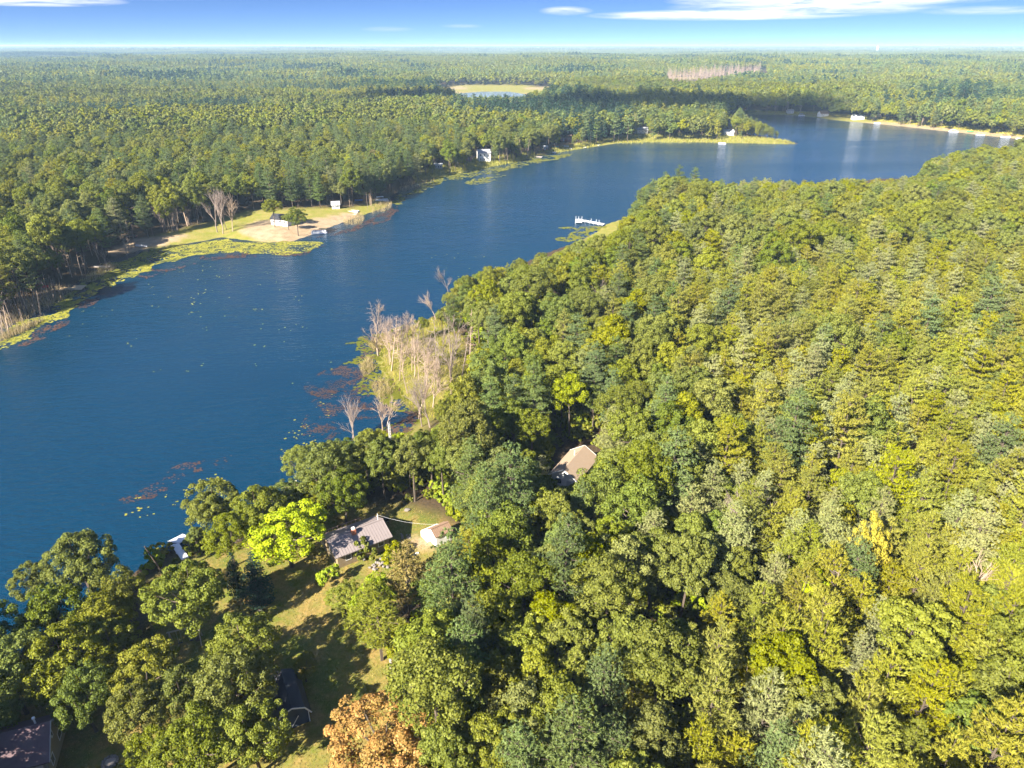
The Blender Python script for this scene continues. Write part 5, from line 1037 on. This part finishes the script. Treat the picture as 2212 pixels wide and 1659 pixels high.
pads('pen_weeds', 'green floating weeds along the middle shore', [[(900,398),(980,376),(1090,360),(1200,334),(1210,340),(1090,370),(1000,386),(910,410)], [(1010,392),(1070,378),(1080,384),(1020,400)], [(1100,352),(1200,336),(1240,330),(1200,345),(1110,362)], [(840,440),(900,400),(920,405),(860,445)]], 'weed_green', .45, 1.0, .42, 9, 7, per_m2=2.2)
pads('marsh_mat', 'green weed mat around the drowned dead trees', [[(760,745),(800,730),(830,745),(860,790),(905,860),(935,905),(905,945),(830,955),(800,945),(870,925),(880,900),(830,860),(800,820),(770,780)], [(815,720),(930,690),(1010,740),(1010,830),(950,910),(900,900),(840,820)]], 'weed_green', .25, .6, .30, 6, 8, per_m2=6)
pads('brown_weed_bed', 'purplish brown weed bed in the shallows before the marsh', [[(655,830),(690,800),(740,785),(790,800),(820,850),(840,890),(800,905),(760,900),(720,890),(680,900),(665,870)], [(660,900),(720,895),(760,930),(720,950),(660,935)]], 'weed_brown', .07, .20, .47, 3, 9, per_m2=12, stretch=1.4)
pads('brown_weed_streak', 'long streak of reddish weeds in the dark near water', [[(235,1085),(300,1055),(380,1015),(440,990),(490,985),(470,1005),(400,1030),(330,1065),(250,1105)]], 'weed_brown', .08, .22, .50, 2.2, 10, per_m2=9, stretch=1.5)
pads('lily_pads', 'scattered yellow lily pads on the near water', [[(640,880),(700,850),(740,960),(650,1040),(620,1040),(630,960)], [(690,765),(720,765),(720,795),(690,795)], [(220,1100),(480,1010),(500,1040),(300,1130)]], 'weed_yellow', .12, .30, .66, 2.5, 12, cat='lily pads', per_m2=3)
pads('stray_pads', 'single lily pads dotted over the open water', [[(250,600),(500,560),(700,640),(640,780),(500,900),(300,800),(100,760)], [(5,1050),(200,1100),(130,1220),(20,1290)], [(560,860),(650,780),(640,860),(600,900)], [(900,560),(1100,520),(1000,600)]], 'weed_yellow', .12, .32, .80, 3, 13, cat='lily pads', per_m2=.5)
pads('dock_weeds', 'pale green weed patch under the posted white dock', [[(1235,490),(1300,488),(1285,505),(1250,520),(1225,525),(1240,505)]], 'weed_green', .4, .9, .35, 6, 14, per_m2=3)
pads('marsh_mud', 'brown decaying weeds between the drowned dead trees', [[(765,750),(830,720),(930,700),(1010,750),(1010,830),(950,910),(900,930),(830,950),(870,900),(820,830)]], 'weed_brown', .15, .45, .55, 4, 31, per_m2=6, zoff=.03)
blades('left_reeds', 'straw-coloured reeds along the left shallows', [([(0,715),(60,690),(130,652),(150,640),(165,625),(130,622),(60,655),(0,690)], .55), ([(170,610),(235,570),(260,575),(200,610)], .2), ([(0,740),(60,715),(100,690),(60,700),(0,725)], .25)], 'reed_straw', 4200, .6, 2.2, .05)
blades('tall_reeds', 'tall straw reeds around the reed dock', [([(740,478),(775,464),(790,470),(780,486),(745,486)], .4), ([(800,452),(835,436),(848,440),(840,455),(805,462)], .3), ([(850,420),(870,400),(930,384),(940,392),(880,412)], .3)], 'reed_straw', 1500, .8, 2.6, .05, 21)
blades('shore_grass', 'yellow-green grass and reeds along the middle shore', [([(890,386),(960,358),(1060,345),(1150,330),(1160,340),(1080,358),(960,378),(900,398)], .5), ([(1290,304),(1400,292),(1560,294),(1700,304),(1720,312),(1500,309),(1330,311)], .35), ([(1160,332),(1260,312),(1290,306),(1280,318),(1200,331)], .15)], 'reed_green', 16000, .5, 1.9, .16, 22)
blades('far_grass', 'golden grass strip along the far right shore', [([(1590,244),(1760,250),(1900,265),(2040,280),(2212,298),(2212,290),(2040,270),(1900,258),(1760,246)], 1.0)], 'reed_green', 14000, .5, 1.6, .25, 23)
blades('marsh_grass', 'yellow and straw marsh grass among the drowned dead trees', [([(815,745),(880,705),(950,690),(1010,750),(1010,830),(950,915),(905,905),(840,830)], 1.0)], 'reed_green', 6000, .3, 1.2, .045, 24)
blades('marsh_brush', 'pale dead brush at the edge of the marsh', [([(775,790),(800,770),(810,800),(785,815)], .3), ([(800,830),(830,820),(850,850),(815,865)], .3), ([(790,745),(830,722),(850,735),(810,760)], .4)], 'reed_straw', 2600, .6, 1.8, .03, 25, lean=.5)
blades('lawn_grass', 'dry grass of the cabin lawn', None, 'lawn_blade', 42000, .06, .20, .05, 26, 'grass', lean=.6, world=LAWN)
# ------------------------------------------------------------------ haze
def haze():
    m, N, L = new_mat('haze_air'); v = N('ShaderNodeVolumePrincipled'); v.inputs['Color'].default_value = (.50, .74, 1.0, 1); v.inputs['Density'].default_value = 1.0e-4; v.inputs['Anisotropy'].default_value = 0.0
    o = N('ShaderNodeOutputMaterial'); L(v.outputs[0], o.inputs['Volume'])
    MATS['haze'] = m; b = MB().box(-95000, 95000, -95000, 95000, -4, 76).build('haze', 'haze'); tag(b, 'pale blue haze softening the far woods', 'haze', kind='stuff')
haze()

# ------------------------------------------------------------------ unseen clouds added behind the viewer to shade the far woods
plain('cloud_white', (.85, .86, .88), 1.0, .05, .01)
def cloud(px0, py0, px1, py1, depth, label, alt=2500):
    a, b = at(px0, py0, 12), at(px1, py1, 12); c = (a+b)/2; k = (alt-12)/math.tan(SUN_EL); off = Vector((math.sin(SUN_AZ)*k, math.cos(SUN_AZ)*k, 0))
    import bmesh; bm = bmesh.new(); bmesh.ops.create_icosphere(bm, subdivisions=5, radius=1); L_ = (b-a).length/2; ux = (b-a).normalized(); uy = Vector((-ux.y, ux.x, 0))
    for v in bm.verts:
        p = v.co; n = 1+.35*(float(vnoise(p.x*3+5, p.y*3+p.z*2, .7, 3))-.5)+.3*(float(vnoise(p.x*3+5, p.y*3+p.z*2, .25, 4))-.5)
        v.co = ux*(p.x*L_*n)+uy*(p.y*depth*n)+Vector((0, 0, p.z*55*n))
    me = bpy.data.meshes.new('cloud'); bm.to_mesh(me); bm.free(); me.materials.append(MATS['cloud_white'])
    o = bpy.data.objects.new('cloud', me); col.objects.link(o); o.location = (c.x+off.x, c.y+off.y, alt); tag(o, label, 'cloud', kind='stuff')
cloud(1180, 226, 1800, 232, 75, 'unseen cloud added to shade the dark wooded far shore')
cloud(860, 214, 1000, 214, 60, 'small unseen cloud added to shade the woods left of the pond')
